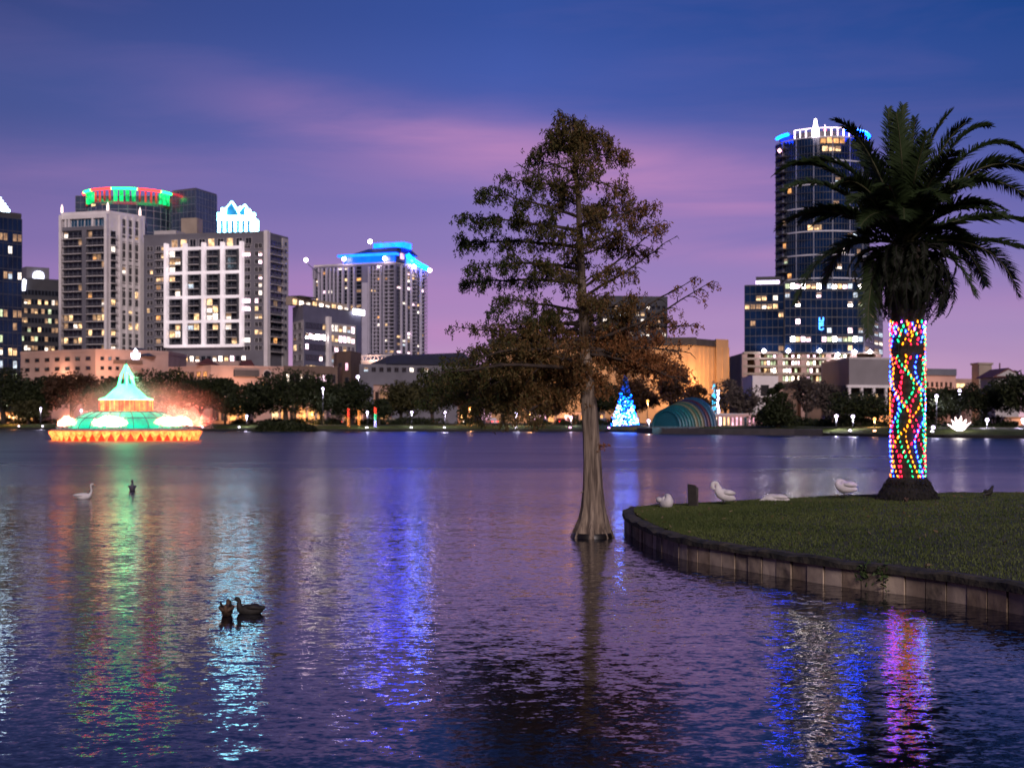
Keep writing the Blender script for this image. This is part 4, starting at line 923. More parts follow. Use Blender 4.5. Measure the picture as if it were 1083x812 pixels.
for i in range(24):
    a = 2 * math.pi * (i + .5) / 24; w.tube([(FC[0] + (r + .03) * math.cos(a), FC[1] + (r + .03) * math.sin(a), z + .02) for r, z in prof], .045, M_rib, 5)
for r, z in ((6.05, 2.75), (4.45, 3.5)): w.tube([(FC[0] + r * math.cos(R(t * 7.5)), FC[1] + r * math.sin(R(t * 7.5)), z) for t in range(49)], .05, M_rib, 5)
w.build('dome_ribs', ldo)
w = MB(); w.lathe([(3.1, 3.55), (3.15, 5.0)], M_drum, 48, FC); udo = w.build('upper_drum', rt)
w = MB()
for i in range(32):
    a = 2 * math.pi * i / 32; x, y = FC[0] + 3.18 * math.cos(a), FC[1] + 3.18 * math.sin(a); w.tube([(x, y, 3.6), (x, y, 5.0)], .07, M_or if i % 3 else M_rd, 5)
w.build('drum_bars', udo)
w = MB(); w.lathe([(3.3, 4.98), (3.3, 5.1), (2.5, 5.35), (1.9, 5.95), (1.2, 6.6), (.85, 6.9), (.01, 7.0)], M_gw, 40, FC); w.build('upper_cone', rt)
for i in range(4):
    a = R(20 + 90 * i); w = MB(); w.tube([(FC[0] + .95 * math.cos(a), FC[1] + .95 * math.sin(a), 6.6), (FC[0] + .62 * math.cos(a), FC[1] + .62 * math.sin(a), 8.1), (FC[0], FC[1], 9.5)], [.17, .14, .06], M_gw, 6); w.build('spire_leg', rt)
w = MB(); w.tube([(*FC, 6.9), (*FC, 8.0)], [.35, .1], M_gd, 8); w.tube([(*FC, 9.4), (*FC, 9.9)], [.12, .03], M_rib, 6); w.build('spire_tip', rt)
# water jets: white spray lit by the lamps in the basin
m, t, b = mat('spray_water'); b.inputs['Base Color'].default_value = (.8, .8, .8, 1); b.inputs['Roughness'].default_value = .5
tr = t.nodes.new('ShaderNodeBsdfTranslucent'); tr.inputs[0].default_value = (.9, .9, .9, 1); mx = t.nodes.new('ShaderNodeMixShader'); mx.inputs[0].default_value = .55
t.links.new(b.outputs[0], mx.inputs[1]); t.links.new(tr.outputs[0], mx.inputs[2]); t.links.new(mx.outputs[0], t.nodes['Material Output'].inputs[0]); M_spray = m
nr_ = np.random.default_rng(4)
for k in range(6):
    a0 = R(-90 + 60 * k); w = MB()
    cen = []
    for j in range(9):
        a = a0 + R((j - 4) * 3.6)
        for q in range(170):
            tt = nr_.random(); rr = 8.2 - 1.9 * tt; hz = 1.4 + 4 * 1.35 * tt * (1 - tt) * (1 - .02 * (j - 4) ** 2)
            cen.append((rr * math.cos(a) + nr_.normal() * .14, rr * math.sin(a) + nr_.normal() * .14, max(1.35, hz + nr_.normal() * .14)))
    me = leaf_mesh('water_jet', np.array(cen), .085, M_spray, nr_, elong=1); o = bpy.data.objects.new('water_jet', me); C.objects.link(o); o.parent = rt; o['kind'] = 'stuff'
    for s_ in (-6, 6):
        lamp('basin_lamp', (FC[0] + 7.6 * math.cos(a0 + R(s_)), FC[1] + 7.6 * math.sin(a0 + R(s_)), 1.75), (1, .26, .14) if k % 3 else (1, .45, .3), 2600, rt, .35, aim='up')
cen = []
for q in range(1500):
    tt = nr_.random() ** .7; cen.append((nr_.normal() * .25 * (.2 + tt) * 3 + .55 * tt * 3.2, nr_.normal() * .5, 9.5 - 5 * tt + nr_.normal() * .2))
me = leaf_mesh('spray_veil', np.array(cen), .05, M_spray, nr_, elong=1); o = bpy.data.objects.new('spray_veil', me); C.objects.link(o); o.parent = rt; o['kind'] = 'stuff'
lamp('spire_lamp', (FC[0] + 1.4, FC[1] - 1.2, 7.3), (.05, 1, .4), 900, rt, .3, aim='up')
cen = []
for q in range(5200):
    tt = nr_.random(); cen.append((5 + 5.5 * tt + nr_.normal() * .4, nr_.normal() * 1.5, 1.4 + nr_.random() * 3.2 * (1 - .6 * tt)))
me = leaf_mesh('drifting_spray', np.array(cen), .04, M_spray, nr_, elong=1); o = bpy.data.objects.new('drifting_spray', me); C.objects.link(o); o.parent = rt; o['kind'] = 'stuff'
lamp('basin_lamp', (FC[0] + 9.3, FC[1] - 1, 1.7), (1, .10, .05), 1500, rt, .5, aim='up')

mm, t, b = mat('fountain_mist'); t.nodes.remove(b); pv = t.nodes.new('ShaderNodeVolumePrincipled'); pv.inputs['Color'].default_value = (.95, .95, .95, 1); pv.inputs['Density'].default_value = .0
tq = t.nodes.new('ShaderNodeTexCoord'); mq = t.nodes.new('ShaderNodeMapping'); mq.inputs['Scale'].default_value = (1 / 13, 1 / 13, 1 / 5.4); t.links.new(tq.outputs['Object'], mq.inputs[0])
lq = t.nodes.new('ShaderNodeVectorMath'); lq.operation = 'LENGTH'; t.links.new(mq.outputs[0], lq.inputs[0]); rq = t.nodes.new('ShaderNodeMapRange'); rq.interpolation_type = 'SMOOTHSTEP'
for i_, v_ in zip((1, 2, 3, 4), (.1, .92, .034, 0)): rq.inputs[i_].default_value = v_
t.links.new(lq.outputs['Value'], rq.inputs[0]); t.links.new(rq.outputs[0], pv.inputs['Density'])
t.links.new(pv.outputs[0], t.nodes['Material Output'].inputs['Volume'])
w = MB(); w.lathe([(.01, -3.1), (6, -3.1), (10.5, -3.05), (12.8, .2), (11.5, 2.4), (7, 4.6), (3, 5.3), (.01, 5.5)], mm, 24); o = w.build('mist', rt, off=(0, 0, 0)); o.location = (1.6, 0, 3.3); o['kind'] = 'stuff'
# ------------------------------------------------------------------ park trees on the far shore
M_bark = surf('oak_bark', (.05, .038, .03), .9, .3, 2)
TM = dict(dark=leafmat('oak_leaves', (.012, .02, .008), (.045, .055, .02)), olive=leafmat('olive_leaves', (.03, .035, .012), (.10, .09, .035)),
          brown=leafmat('rusty_leaves', (.035, .02, .012), (.12, .06, .03)), bare=leafmat('thin_grey_leaves', (.05, .04, .035), (.15, .12, .10)))
TCACHE = {}
def far_tree(label, px, top, wid, d, tone='dark', kind='park_tree', trunk_top=None, shape='oak', dens=1.0):
    base = 1.3; zt = zz(top, d); wd = wid / F * d * 1.35; h = zt - base
    rt = thing(kind, label, 'tree', (*pt(px, d), base), 'trees along the far shore')
    rg = np.random.default_rng(int(px * 7 + d)); low = h * (.17 if shape == 'oak' else .06)
    w = MB(); rp = random.Random(px)
    lean = rp.uniform(-.06, .06) * h
    w.tube([(0, 0, -.2), (lean * .3, 0, h * .2), (lean, 0, h * .62)], [wd * .035 + .1, wd * .025 + .06, .06], M_bark, 7)
    for k in range(5):
        a = rp.uniform(0, 6.28); w.tube([(lean * .3, 0, h * rp.uniform(.16, .3)), (math.cos(a) * wd * .17, math.sin(a) * wd * .17, h * .45), (math.cos(a) * wd * .33, math.sin(a) * wd * .3, h * .68)], [.14, .09, .04], M_bark, 5)
    w.build('trunk', rt, off=(0, 0, 0))
    N_ = int(dens * min(7500, 1500 + 26 * wd * h)); cl = 26 if shape == 'oak' else 30
    if shape == 'oak':
        u = rg.normal(size=(cl, 3)); u /= np.linalg.norm(u, axis=1)[:, None]; u *= rg.uniform(.45, 1, cl)[:, None]
        cc = np.stack([u[:, 0] * wd * .40, u[:, 1] * wd * .34, low + (h - low) * (.5 + u[:, 2] * .38)], 1); rr = rg.uniform(.13, .22, cl) * wd
    else:
        t_ = rg.uniform(0, 1, cl); a = rg.uniform(0, 6.28, cl); rad_ = wd * .42 * (1 - t_ * .85) * rg.uniform(.4, 1, cl)
        cc = np.stack([np.cos(a) * rad_, np.sin(a) * rad_, low + (h - low) * t_ * .93], 1); rr = wd * .2 * (1.1 - t_ * .8)
    idx = rg.integers(0, cl, N_); g_ = rg.normal(size=(N_, 3)); g_ /= np.linalg.norm(g_, axis=1)[:, None]; g_ *= rg.uniform(.3, 1.1, N_)[:, None] ** .6
    cen = cc[idx] + g_ * rr[idx][:, None] * np.array([1, 1, .75])
    cen[:, 2] = np.clip(cen[:, 2], low * .75, h)
    tint = np.clip(rg.uniform(0, 1, cl)[idx] * .5 + rg.uniform(0, .5, N_), 0, 1)
    me = leaf_mesh('crown', cen, .26 * (d / 300) ** .5, TM[tone], rg, tint=tint); o = bpy.data.objects.new('crown', me); C.objects.link(o); o.parent = rt
    return rt
TR = [
 ('big dark oak at the left edge under the glass office tower', 4, 386, 64, 398, 'dark'), ('dark oak second from the left edge of the far shore', 40, 396, 42, 392, 'dark'),
 ('olive lit bushy tree low behind the fountain, left side', 30, 424, 34, 384, 'olive'), ('rusty tree under the garage left of the fountain', 76, 390, 50, 386, 'brown'),
 ('rounded dark tree just left of the fountain spire', 106, 397, 34, 376, 'dark'), ('dark tree directly behind the fountain spire', 136, 389, 46, 380, 'dark'),
 ('broad dark oak right of the fountain spire', 176, 384, 62, 360, 'dark'), ('dark oak with low crown right of the fountain', 212, 394, 46, 350, 'dark'),
 ('small palm like dark tree before the peach building', 238, 393, 24, 348, 'dark'), ('large dark oak left of the shrub islet top', 262, 405, 50, 338, 'dark'),
 ('tallest dark oak above the shrub islet', 303, 388, 70, 332, 'dark'), ('dark oak right above the shrub islet', 340, 396, 44, 330, 'dark'),
 ('dark rounded oak below the truss ramp', 372, 401, 50, 328, 'dark'), ('slim dark tree by the red and green light pole', 401, 420, 22, 318, 'dark'),
 ('olive tree under the grey hall, left one', 424, 402, 42, 340, 'olive'), ('olive tree under the grey hall, right one', 458, 394, 44, 345, 'olive'),
 ('brown tree beyond the left tips of the cypress', 492, 386, 50, 350, 'brown'), ('dark tree beyond the cypress, left of its trunk', 532, 398, 48, 345, 'dark'),
 ('brown tree close behind the cypress trunk, left', 574, 402, 48, 340, 'brown'), ('dark tree close behind the cypress trunk, right', 634, 404, 40, 335, 'dark'),
 ('brown tree behind the blue lit tree', 672, 396, 40, 345, 'brown'), ('thin rusty tree before the orange theatre', 709, 380, 40, 330, 'brown'),
 ('small dark tree above the bandshell arches', 738, 404, 26, 300, 'brown'), ('thin tree right of the blue light column', 768, 398, 34, 312, 'bare'),
 ('thin grey tree between light column and white block', 790, 406, 32, 300, 'bare'), ('thin grey tree in front of the lit parking floors, left', 852, 392, 34, 330, 'bare'),
 ('thin grey tree in front of the lit parking floors, right', 874, 400, 30, 280, 'bare'),
 ('rounded dark oak left of the lit palm trunk', 908, 414, 58, 236, 'dark'), ('rounded dark oak right of the lit palm trunk', 985, 408, 42, 226, 'dark'),
 ('dark tree above the white light sculpture', 1008, 403, 30, 232, 'dark'), ('large dark oak near the right edge below the pavilion', 1042, 395, 54, 222, 'dark'),
 ('tall dark oak cut by the right edge', 1086, 388, 46, 214, 'dark')]
for t_ in TR: far_tree(t_[0], t_[1], t_[2], t_[3], t_[4], t_[5], dens=.45 if t_[5] == 'bare' else (.7 if t_[2] == 380 else 1))
far_tree('dark pointed cypress in front of the white block and lit parking floors', 823, 404, 44, 243, 'dark', 'conifer', shape='cone', dens=1.2)
# shrubs under the trees
rg = np.random.default_rng(64); cen = []
for k_ in range(95):
    px = rg.uniform(-40, 1130)
    if 655 < px < 690 or 745 < px < 806 or 995 < px < 1034 or 700 < px < 745: continue
    d = shore_d(px) + rg.uniform(22, 30); x, y = pt(px, d); r_ = rg.uniform(1.2, 2.6); n_ = int(150 * r_)
    u = rg.normal(size=(n_, 3)); u /= np.linalg.norm(u, axis=1)[:, None]; u[:, 2] = abs(u[:, 2]); u *= rg.uniform(.6, 1, n_)[:, None]
    cen.append(u * np.array([r_ * 1.5, r_ * .8, r_ * .75]) + np.array([x, y, 1.4]))
o = bpy.data.objects.new('shrubbery', leaf_mesh('shrubbery', np.concatenate(cen), .2, TM['dark'], rg)); C.objects.link(o); tag(o, 'dark low shrubbery growing under the far shore trees', 'shrubs', kind='stuff')
# shrub islet
rt = thing('shrub_islet', 'low dark mound of shrubs standing in the water under the oaks', 'shrub', (*pt(299, 296), 0))
rg = np.random.default_rng(8); n_ = 5200; u = rg.normal(size=(n_, 3)); u /= np.linalg.norm(u, axis=1)[:, None]; u[:, 2] = abs(u[:, 2]); u *= rg.uniform(.7, 1, n_)[:, None]
o = bpy.data.objects.new('foliage', leaf_mesh('foliage', u * np.array([6.9, 3, 2.3]) * (1 + .12 * np.sin(u[:, :1] * 9)), .25, TM['dark'], rg)); C.objects.link(o); o.parent = rt
w = MB(); w.lathe([(6.8, -.3), (6.4, .12), (.1, .5)], M_kerb, 24); q = w.build('mound', rt, off=(0, 0, 0)); q.scale = (1, .45, 1)

# ------------------------------------------------------------------ park lamps
M_globe = emis('lamp_globe', (.80, .66, 1), 7); M_sod = emis('lamp_sodium', (1, .38, .08), 6)
def street_lamp(label, px, py, d, m=None, col=(.8, .7, 1), e=260, r=.28):
    p = P(px, py, d); rt = thing('street_lamp', label, 'street lamp', (p.x, p.y, 1.2), 'lamps along the far shore')
    w = MB(); w.tube([(0, 0, 0), (0, 0, .5), (0, 0, p.z - 1.2 - r)], [.14, .07, .05], M_black, 6); w.build('post', rt, off=(0, 0, 0))
    w = MB(); w.lathe([(.01, -r), (r * .8, -r * .6), (r, 0), (r * .7, r * .7), (.01, r)], m or M_globe, 10); g = w.build('globe', rt, off=(0, 0, 0)); g.location = (0, 0, p.z - 1.2)
    lamp('bulb', p + Vector((0, 0, -r - .1)), col, e * 2, rt, .2)
for a in [('violet white lamp at the far left shore', 43, 432, 378), ('bluish lamp just left of the fountain', 86, 434, 362), ('small white lamp left of the shrub islet', 261, 440, 324),
          ('bright lamp by the red and green light pole', 388.5, 436, 312), ('bright lamp right of the red and green light pole', 435.5, 436, 314), ('bright lamp under the left side of the cypress', 470.5, 436, 312),
          ('lamp midway under the cypress foliage', 546, 437, 312), ('dim greenish lamp just left of the cypress trunk', 604, 441, 310), ('white lamp between blue lit tree and bandshell', 686, 445, 262),
          ('left lamp of the pair left of the palm', 884.5, 440, 226), ('right lamp of the pair left of the palm', 902, 440.5, 222), ('high lamp above the tree right of the palm', 990.5, 419, 222),
          ('high lamp over the white light sculpture', 1015, 413, 228), ('violet lamp under the large right hand oak', 1044, 444, 208), ('lamp low right of the palm trunk', 987, 452, 210), ('tall lamp among the oaks above the shrub islet', 341.5, 411, 322),
          ('lamp at the extreme right edge of the shore', 1082, 444, 205)]: street_lamp(*a)
for a in [('orange lamp at the left end of the bandshell', 685, 424, 285), ('orange lamp left of the lit palm trunk', 925, 443, 228), ('orange lamp before the orange house front', 497, 431, 322), ('orange lamp over the shopfronts behind the cypress', 560, 436, 320),
          ('orange lamp behind the shrub islet', 330, 436, 330), ('orange lamp near the left edge of the shore', 14, 440, 384)]: street_lamp(*a, M_sod, (1, .42, .14), 420, .24)
street_lamp('high pale violet lamp over the brown block', 378.5, 398.5, 400, None, (.75, .6, 1), 300, .5)
for i, (px, lab) in enumerate([(20, 'white lamp reflection built low on the bank at the far left'), (45, 'second white lamp reflection built on the bank from the left'), (214, 'blue white lamp reflection built low on the bank right of the fountain'), (253, 'small white lamp reflection built on the bank left of the shrub islet'),
       (388, 'lamp reflection built on the bank under the red and green light pole'), (470, 'lamp reflection built on the bank under the left cypress foliage'), (546, 'lamp reflection built on the bank under the middle of the cypress'), (603, 'pink white lamp reflection built on the bank just left of the cypress trunk'),
       (644, 'pink lamp reflection built on the bank left of the blue lit tree'), (435, 'lamp reflection built on the bank below the olive trees'), (899, 'lamp reflection built on the bank left of the palm trunk'), (986, 'lamp reflection built on the bank right of the palm trunk'), (925, 'orange lamp reflection built on the bank beside the palm trunk')]):
    d = shore_d(px) + .6; x, y = pt(px, d); rt = thing('bank_reflection', lab, 'lamp reflection', (x, y, .44), 'lamp reflections built as small glows on the lake bank')  # small glowing bodies standing in for lamp reflections at the waterline
    w = MB(); w.lathe([(.12, 0), (.12, .25), (.3, .3), (.3, .34)], M_black, 10); w.build('base', rt, off=(0, 0, 0))
    w = MB(); w.lathe([(.2, .35), (.24, .42), (.18, .52), (.01, .56)], emis('bank_glow_o', (1, .5, .25), 9) if px == 925 else (emis('bank_glow_p', (1, .45, .8), 9) if px in (603, 644) else emis('bank_glow', (.92, .82, 1), 9)), 10); w.build('globe', rt, off=(0, 0, 0))

# ------------------------------------------------------------------ lit Christmas cone tree, light column, light poles, light sculpture
d = 306; x, y = pt(661.5, d); rt = thing('christmas_tree', 'tall cone tree covered in blue and white lights with a star', 'christmas tree', (x, y, .9))
rg = np.random.default_rng(21); H = zz(392, d) - .9; RB = 12.2 / F * d
n_ = 4200; t_ = 1 - np.sqrt(rg.uniform(0, 1, n_)); a = rg.uniform(0, 6.28, n_); rr = RB * (1 - t_) * rg.uniform(.35, 1, n_) + .1
o = bpy.data.objects.new('foliage', leaf_mesh('foliage', np.stack([np.cos(a) * rr, np.sin(a) * rr, t_ * H], 1), .16, surf('fir_needles', (.01, .03, .04), .8, .3, 1), rg)); C.objects.link(o); o.parent = rt
def bulbs(n_, lo, hi, m, r, seed):
    rg = np.random.default_rng(seed); t_ = lo + (hi - lo) * (1 - np.sqrt(rg.uniform(0, 1, n_))); a = rg.uniform(0, 6.28, n_); rr = RB * (1 - t_) ** 1.15 * (1 + .12 * rg.normal(size=n_)) + .08
    w = MB()
    for ti, ai, ri in zip(t_, a, rr):
        p = Vector((math.cos(ai) * ri, math.sin(ai) * ri, ti * H)); s_ = r * rg.uniform(.6, 1.5)
        w.add([p + Vector(v) * s_ for v in ((1, 0, 0), (-1, 0, 0), (0, 1, 0), (0, -1, 0), (0, 0, 1), (0, 0, -1))], [(0, 2, 4), (2, 1, 4), (1, 3, 4), (3, 0, 4), (2, 0, 5), (1, 2, 5), (3, 1, 5), (0, 3, 5)], m)
    return w
o = bulbs(620, .02, .62, emis('bulb_blue_tree', (.002, .08, 1), 32), .115, 1).build('blue_light', rt, off=(0, 0, 0)); o['kind'] = 'stuff'
o = bulbs(90, .6, .95, emis('bulb_deep_blue', (.01, .07, .7), 2.0), .1, 2).build('dim_blue_light', rt, off=(0, 0, 0)); o['kind'] = 'stuff'
o = bulbs(230, .0, .5, emis('bulb_ice', (.4, .65, 1), 16), .12, 3).build('white_light', rt, off=(0, 0, 0)); o['kind'] = 'stuff'
o = bulbs(60, .0, .12, emis('bulb_rose', (1, .45, .8), 8), .13, 4).build('pink_light', rt, off=(0, 0, 0)); o['kind'] = 'stuff'
w = MB(); st = []
for i in range(12):
    a = 2 * math.pi * i / 12 + .26; r_ = .75 if i % 2 == 0 else .28; st.append((r_ * math.cos(a), r_ * math.sin(a)))
w.add([(sx_, -.12, H + .4 + sz_) for sx_, sz_ in st] + [(sx_, .12, H + .4 + sz_) for sx_, sz_ in st], [tuple(range(12)), tuple(range(23, 11, -1))] + [(i, (i+1) % 12, 12 + (i+1) % 12, 12+i) for i in range(12)], emis('star_white', (.85, .88, 1), 9)); w.build('star', rt, off=(0, 0, 0))
d = 262; x, y = pt(757.5, d); rt = thing('light_column', 'tall slim column of blue and white lights right of the bandshell', 'light column', (x, y, 1.0))
H = zz(407, d) - 1; w = MB(); w.tube([(0, 0, 0), (0, 0, H)], [.3, .2], M_black, 8); w.build('pole', rt, off=(0, 0, 0))
for nm, m, x0, x1, n_, z0_ in (('teal_light', emis('col_teal', (.05, .45, .75), 2.2), -.75, -.1, 60, .3), ('white_light', emis('col_white', (.75, .72, 1), 7), .05, .55, 55, .0)):
    w = MB(); rg = random.Random(nm)
    for i in range(n_):
        p = Vector((rg.uniform(x0, x1), rg.uniform(-.5, .2), rg.uniform(z0_, H * (1 if 'teal' in nm else .86)))); s_ = .09; w.tube([p, p + Vector((0, 0, .28))], s_, m, 5)
    o = w.build(nm, rt, off=(0, 0, 0)); o['kind'] = 'stuff'
def light_pole(label, px, top, bot, d, cols):
    x, y = pt(px, d); zb_ = max(.9, zz(bot, d)); rt = thing('light_pole', label, 'light pole', (x, y, zb_), 'posts wrapped in coloured lights'); H = zz(top, d) - zb_
    w = MB(); w.tube([(0, 0, -.3), (0, 0, H)], .13, M_bark, 7); w.build('post', rt, off=(0, 0, 0))
    for k, (nm, m) in enumerate(cols):
        w = MB(); n_ = 11
        for i in range(n_):
            z = H * (k + (i + .5) / n_) / len(cols); a = i * 2.1; p = Vector((.2 * math.cos(a), -.2 * abs(math.sin(a)), z)); w.tube([p, p + Vector((0, 0, .12))], .075, m, 5)
        w.build(nm, rt, off=(0, 0, 0))
E_red = emis('bulb_pole_red', (1, .06, .03), 6); E_or = emis('bulb_pole_orange', (1, .3, .05), 4); E_gr = emis('bulb_pole_green', (.05, .9, .4), 4); E_vi = emis('bulb_pole_violet', (.45, .4, 1), 8)
light_pole('orange lit post left of the bright park lamp', 368.5, 432, 455, 311, [('orange_light', E_or), ('red_light', E_red)])
light_pole('second orange lit post beside the bright park lamp', 379.5, 434, 450, 318, [('orange_light', E_or), ('amber_light', E_or)])
light_pole('red green and violet lit post right of the bright park lamp', 396.8, 431, 454, 311, [('violet_light', E_vi), ('green_light', E_gr), ('red_light', E_red)])
d = 203; x, y = pt(1015, d); rt = thing('light_sculpture', 'low fan of brilliant white lights on the right shore', 'light sculpture', (x, y, .8)); rg = random.Random(3)
w = MB(); w.lathe([(.01, .0), (.5, .02), (.5, .1), (.01, .12)], M_black, 10); w.build('base', rt, off=(0, 0, 0))
for i in range(15):
    a = R(-62 + 124 * i / 14); ln = (1.75 + .5 * math.cos(i * 2.4)) * (1 - .12 * abs(math.sin(a))); w = MB(); w.tube([(math.sin(a) * .15, 0, .1), (math.sin(a) * ln * .55, rg.uniform(-.4, .4), .1 + math.cos(a) * ln * .5), (math.sin(a) * ln, rg.uniform(-.5, .5), .15 + math.cos(a) * ln)], [.1, .16, .03], emis('sculpture_white', (1, .82, .82), 4.5), 6); w.build('light_branch', rt, off=(0, 0, 0))
lamp('glow', (x, y, 2.9), (1, .9, .75), 300, rt, .3)

# parked cars behind the bank
M_tyre = surf('tyre_rubber', (.02, .02, .02), .9, .1, 3)
def car(label, px, d, col, rev=False, rot=0):
    x, y = pt(px, d); rt = thing('parked_car', label, 'car', (x, y, 1.5), 'cars parked behind the lakeside trees'); rt.rotation_euler = (0, 0, rot)
    m = surf('car_paint_%s' % label[:5].strip().replace(' ', '_'), col, .25, .05, 1, spec=.8)
    pr = [(-2.1, .3), (-2.15, .7), (-1.9, .9), (-1.1, .98), (-.6, 1.42), (.7, 1.45), (1.3, .98), (2.0, .88), (2.15, .6), (2.1, .3)]; n = len(pr)
    w = MB(); w.add([(a, -.82, z) for a, z in pr] + [(a, .82, z) for a, z in pr], [tuple(range(n - 1, -1, -1)), tuple(range(n, 2 * n))] + [(i, (i+1) % n, n + (i+1) % n, n + i) for i in range(n)], m); w.build('body', rt, off=(0, 0, 0))
    w = MB(); w.add([(-1.0, -.83, 1.0), (1.15, -.83, 1.0), (.65, -.83, 1.38), (-.55, -.83, 1.36)], [(0, 1, 2, 3)], M_pane); w.build('side_window', rt, off=(0, 0, 0))
    for a in (-1.35, 1.35):
        for s_ in (-.8, .8): w = MB(); w.tube([(a, s_ - .1, .32), (a, s_ + .1, .32)], .32, M_tyre, 14); wo_ = w.build('wheel', rt, off=(0, 0, 0)); w = MB(); w.tube([(a, s_ - .12, .32), (a, s_ + .12, .32)], .18, M_pmull, 10); w.build('rim', wo_, off=(0, 0, 0))
    for s_ in (-.6, .6): w = MB(); w.box(2.1, 2.2, s_ - .2, s_ + .2, .55, .75, emis('tail_light', (1, .03, .02), 6)); w.build('tail_light', rt, off=(0, 0, 0)); w = MB(); w.box(-2.2, -2.1, s_ - .2, s_ + .2, .5, .7, emis('head_light', (1, .9, .75), 8)); w.build('headlight', rt, off=(0, 0, 0))
for a in [('white car left of the cypress trunk under the foliage', 520, 332, (.6, .6, .6), 0, -1.2), ('red car just left of the cypress trunk', 593, 330, (.3, .03, .03), 0, -1.4), ('dark car under the foliage left of the white car', 500, 333, (.04, .04, .05), 0, .4),
          ('silver car between cypress trunk and blue lit tree', 636, 326, (.4, .4, .42), 0, -1.1), ('blue car midway under the cypress foliage', 572, 334, (.05, .08, .25), 0, 1.9), ('grey car below the olive trees', 448, 336, (.2, .2, .2), 0, .2),
          ('beige car left of the olive trees', 414, 336, (.4, .35, .28), 0, 2.6), ('black car behind the dark shrub islet', 352, 345, (.02, .02, .02), 0, .1)]: car(*a)

# ------------------------------------------------------------------ grass island
EDGE = [(1560, 11.2), (1250, 14.8), (1083, 17.96), (970, 19.9), (890, 21.1), (810, 22.8), (730, 25.0), (706, 26.3), (690, 27.4), (677, 28.9), (668, 30.2), (662, 31.6), (660.5, 32.8), (663, 33.8), (671, 34.5),
        (690, 35.0), (735, 36.0), (782, 37.0), (840, 38.4), (890, 39.4), (980, 40.6), (1083, 41.5), (1250, 43), (1560, 46)]
E2 = [Vector(pt(*e)) for e in EDGE]
# resample smoothly
def catmull(ps, k=6):
    out = []
    for i in range(len(ps) - 1):
        p0, p1, p2, p3 = ps[max(i-1, 0)], ps[i], ps[i+1], ps[min(i+2, len(ps)-1)]
        for j in range(k):
            t = j / k; out.append(.5 * ((2*p1) + (p2-p0)*t + (2*p0-5*p1+4*p2-p3)*t*t + (3*p1-p0-3*p2+p3)*t**3))
    out.append(ps[-1]); return out
ES = catmull(E2, 6); ZC = .38
def edge_uniform(ps, step):
    out = [ps[0]]; acc = 0
    for a, b in zip(ps, ps[1:]):
        L_ = (b - a).length; pos = step - acc
        while pos <= L_: out.append(a + (b - a) * (pos / L_)); pos += step
        acc = (acc + L_) % step
    return out
EU = edge_uniform(ES, .40)
M_grass = surf('lawn_turf', (.035, .045, .014), .95, .4, 1.1, col2=(.085, .09, .032), bump=.02)
def nrm(i, ps):
    t = (ps[min(i+1, len(ps)-1)] - ps[max(i-1, 0)]).normalized(); return Vector((-t.y, t.x))
cen_i = Vector((12, 31)); sgn = 1 if nrm(40, EU).dot(cen_i - EU[40]) > 0 else -1
def inset(k): return [p + nrm(i, EU) * sgn * k for i, p in enumerate(EU)]
def ground_z(p):  # height of the lawn; crowned towards the middle
    dd = min((p - q).length for q in ES[::2]); return .36 + .10 * min(1, dd / 5) ** .8 * (1 - .0)
gm = MB(); r1 = inset(.22); nE = len(EU)
# lawn as a strip mesh between the near edge and far edge, matched by index
half = nE // 2; rowsN = 14; verts = []; 
import bisect
near = r1[:]
iTip = min(range(nE), key=lambda i: (EU[i].x))
na, fa = r1[:iTip + 1], r1[iTip:]; na = na[::-1]
def samp(ps, t):
    f_ = t * (len(ps) - 1); i = min(int(f_), len(ps) - 2); return ps[i] + (ps[i+1] - ps[i]) * (f_ - i)
NS, NR = 90, 26
for i in range(NS + 1):
    t = (i / NS) ** 1.3; a, b = samp(na, t), samp(fa, t)
    for j in range(NR + 1):
        q = a + (b - a) * (j / NR); verts.append((q.x, q.y, ground_z(q) + .012 * math.sin(q.x * 2.1) * math.cos(q.y * 1.7)))
gm.add(verts, [(i*(NR+1)+j, (i+1)*(NR+1)+j, (i+1)*(NR+1)+j+1, i*(NR+1)+j+1) for i in range(NS) for j in range(NR)], M_grass, True)
struct('island_lawn', gm)
# grass blades and fallen leaves
rg = np.random.default_rng(77); n_ = 130000
ii = (rg.uniform(0, 1, n_) ** .9); cen = np.zeros((n_, 3))
lv = np.array(verts).reshape(NS + 1, NR + 1, 3)
si = rg.uniform(0, NS - 1e-3, n_); sj = rg.uniform(.0, NR - 1e-3, n_); a_, b_ = si.astype(int), sj.astype(int); fa_, fb_ = (si - a_)[:, None], (sj - b_)[:, None]
cen = (lv[a_, b_] * (1 - fa_) + lv[a_ + 1, b_] * fa_) * (1 - fb_) + (lv[a_, b_ + 1] * (1 - fa_) + lv[a_ + 1, b_ + 1] * fa_) * fb_
cen[:, 2] += .02; dirs = np.tile(np.array([0, 0, 1.0]), (n_, 1))
pat = .5 + .5 * np.sin(cen[:, 0] * .9 + np.sin(cen[:, 1] * .7) * 2)
me = leaf_mesh('grass', cen, .018, leafmat('grass_blades', (.045, .072, .016), (.125, .15, .045), trans=.2), rg, dirs=dirs, elong=1.3, tint=np.clip(pat * .35 + rg.uniform(0, .65, n_), 0, 1))
o = bpy.data.objects.new('grass', me); C.objects.link(o); tag(o, 'short green lawn grass covering the island', 'grass', kind='stuff')
k_ = rg.choice(n_, 260, replace=False); cl_ = cen[k_].copy(); cl_[:, 2] += .01
me = leaf_mesh('fallen_leaves', cl_, .035, leafmat('dry_leaf', (.12, .07, .03), (.3, .24, .14)), rg); o = bpy.data.objects.new('fallen_leaves', me); C.objects.link(o); tag(o, 'pale dry leaves scattered on the island lawn', 'leaves', kind='stuff')
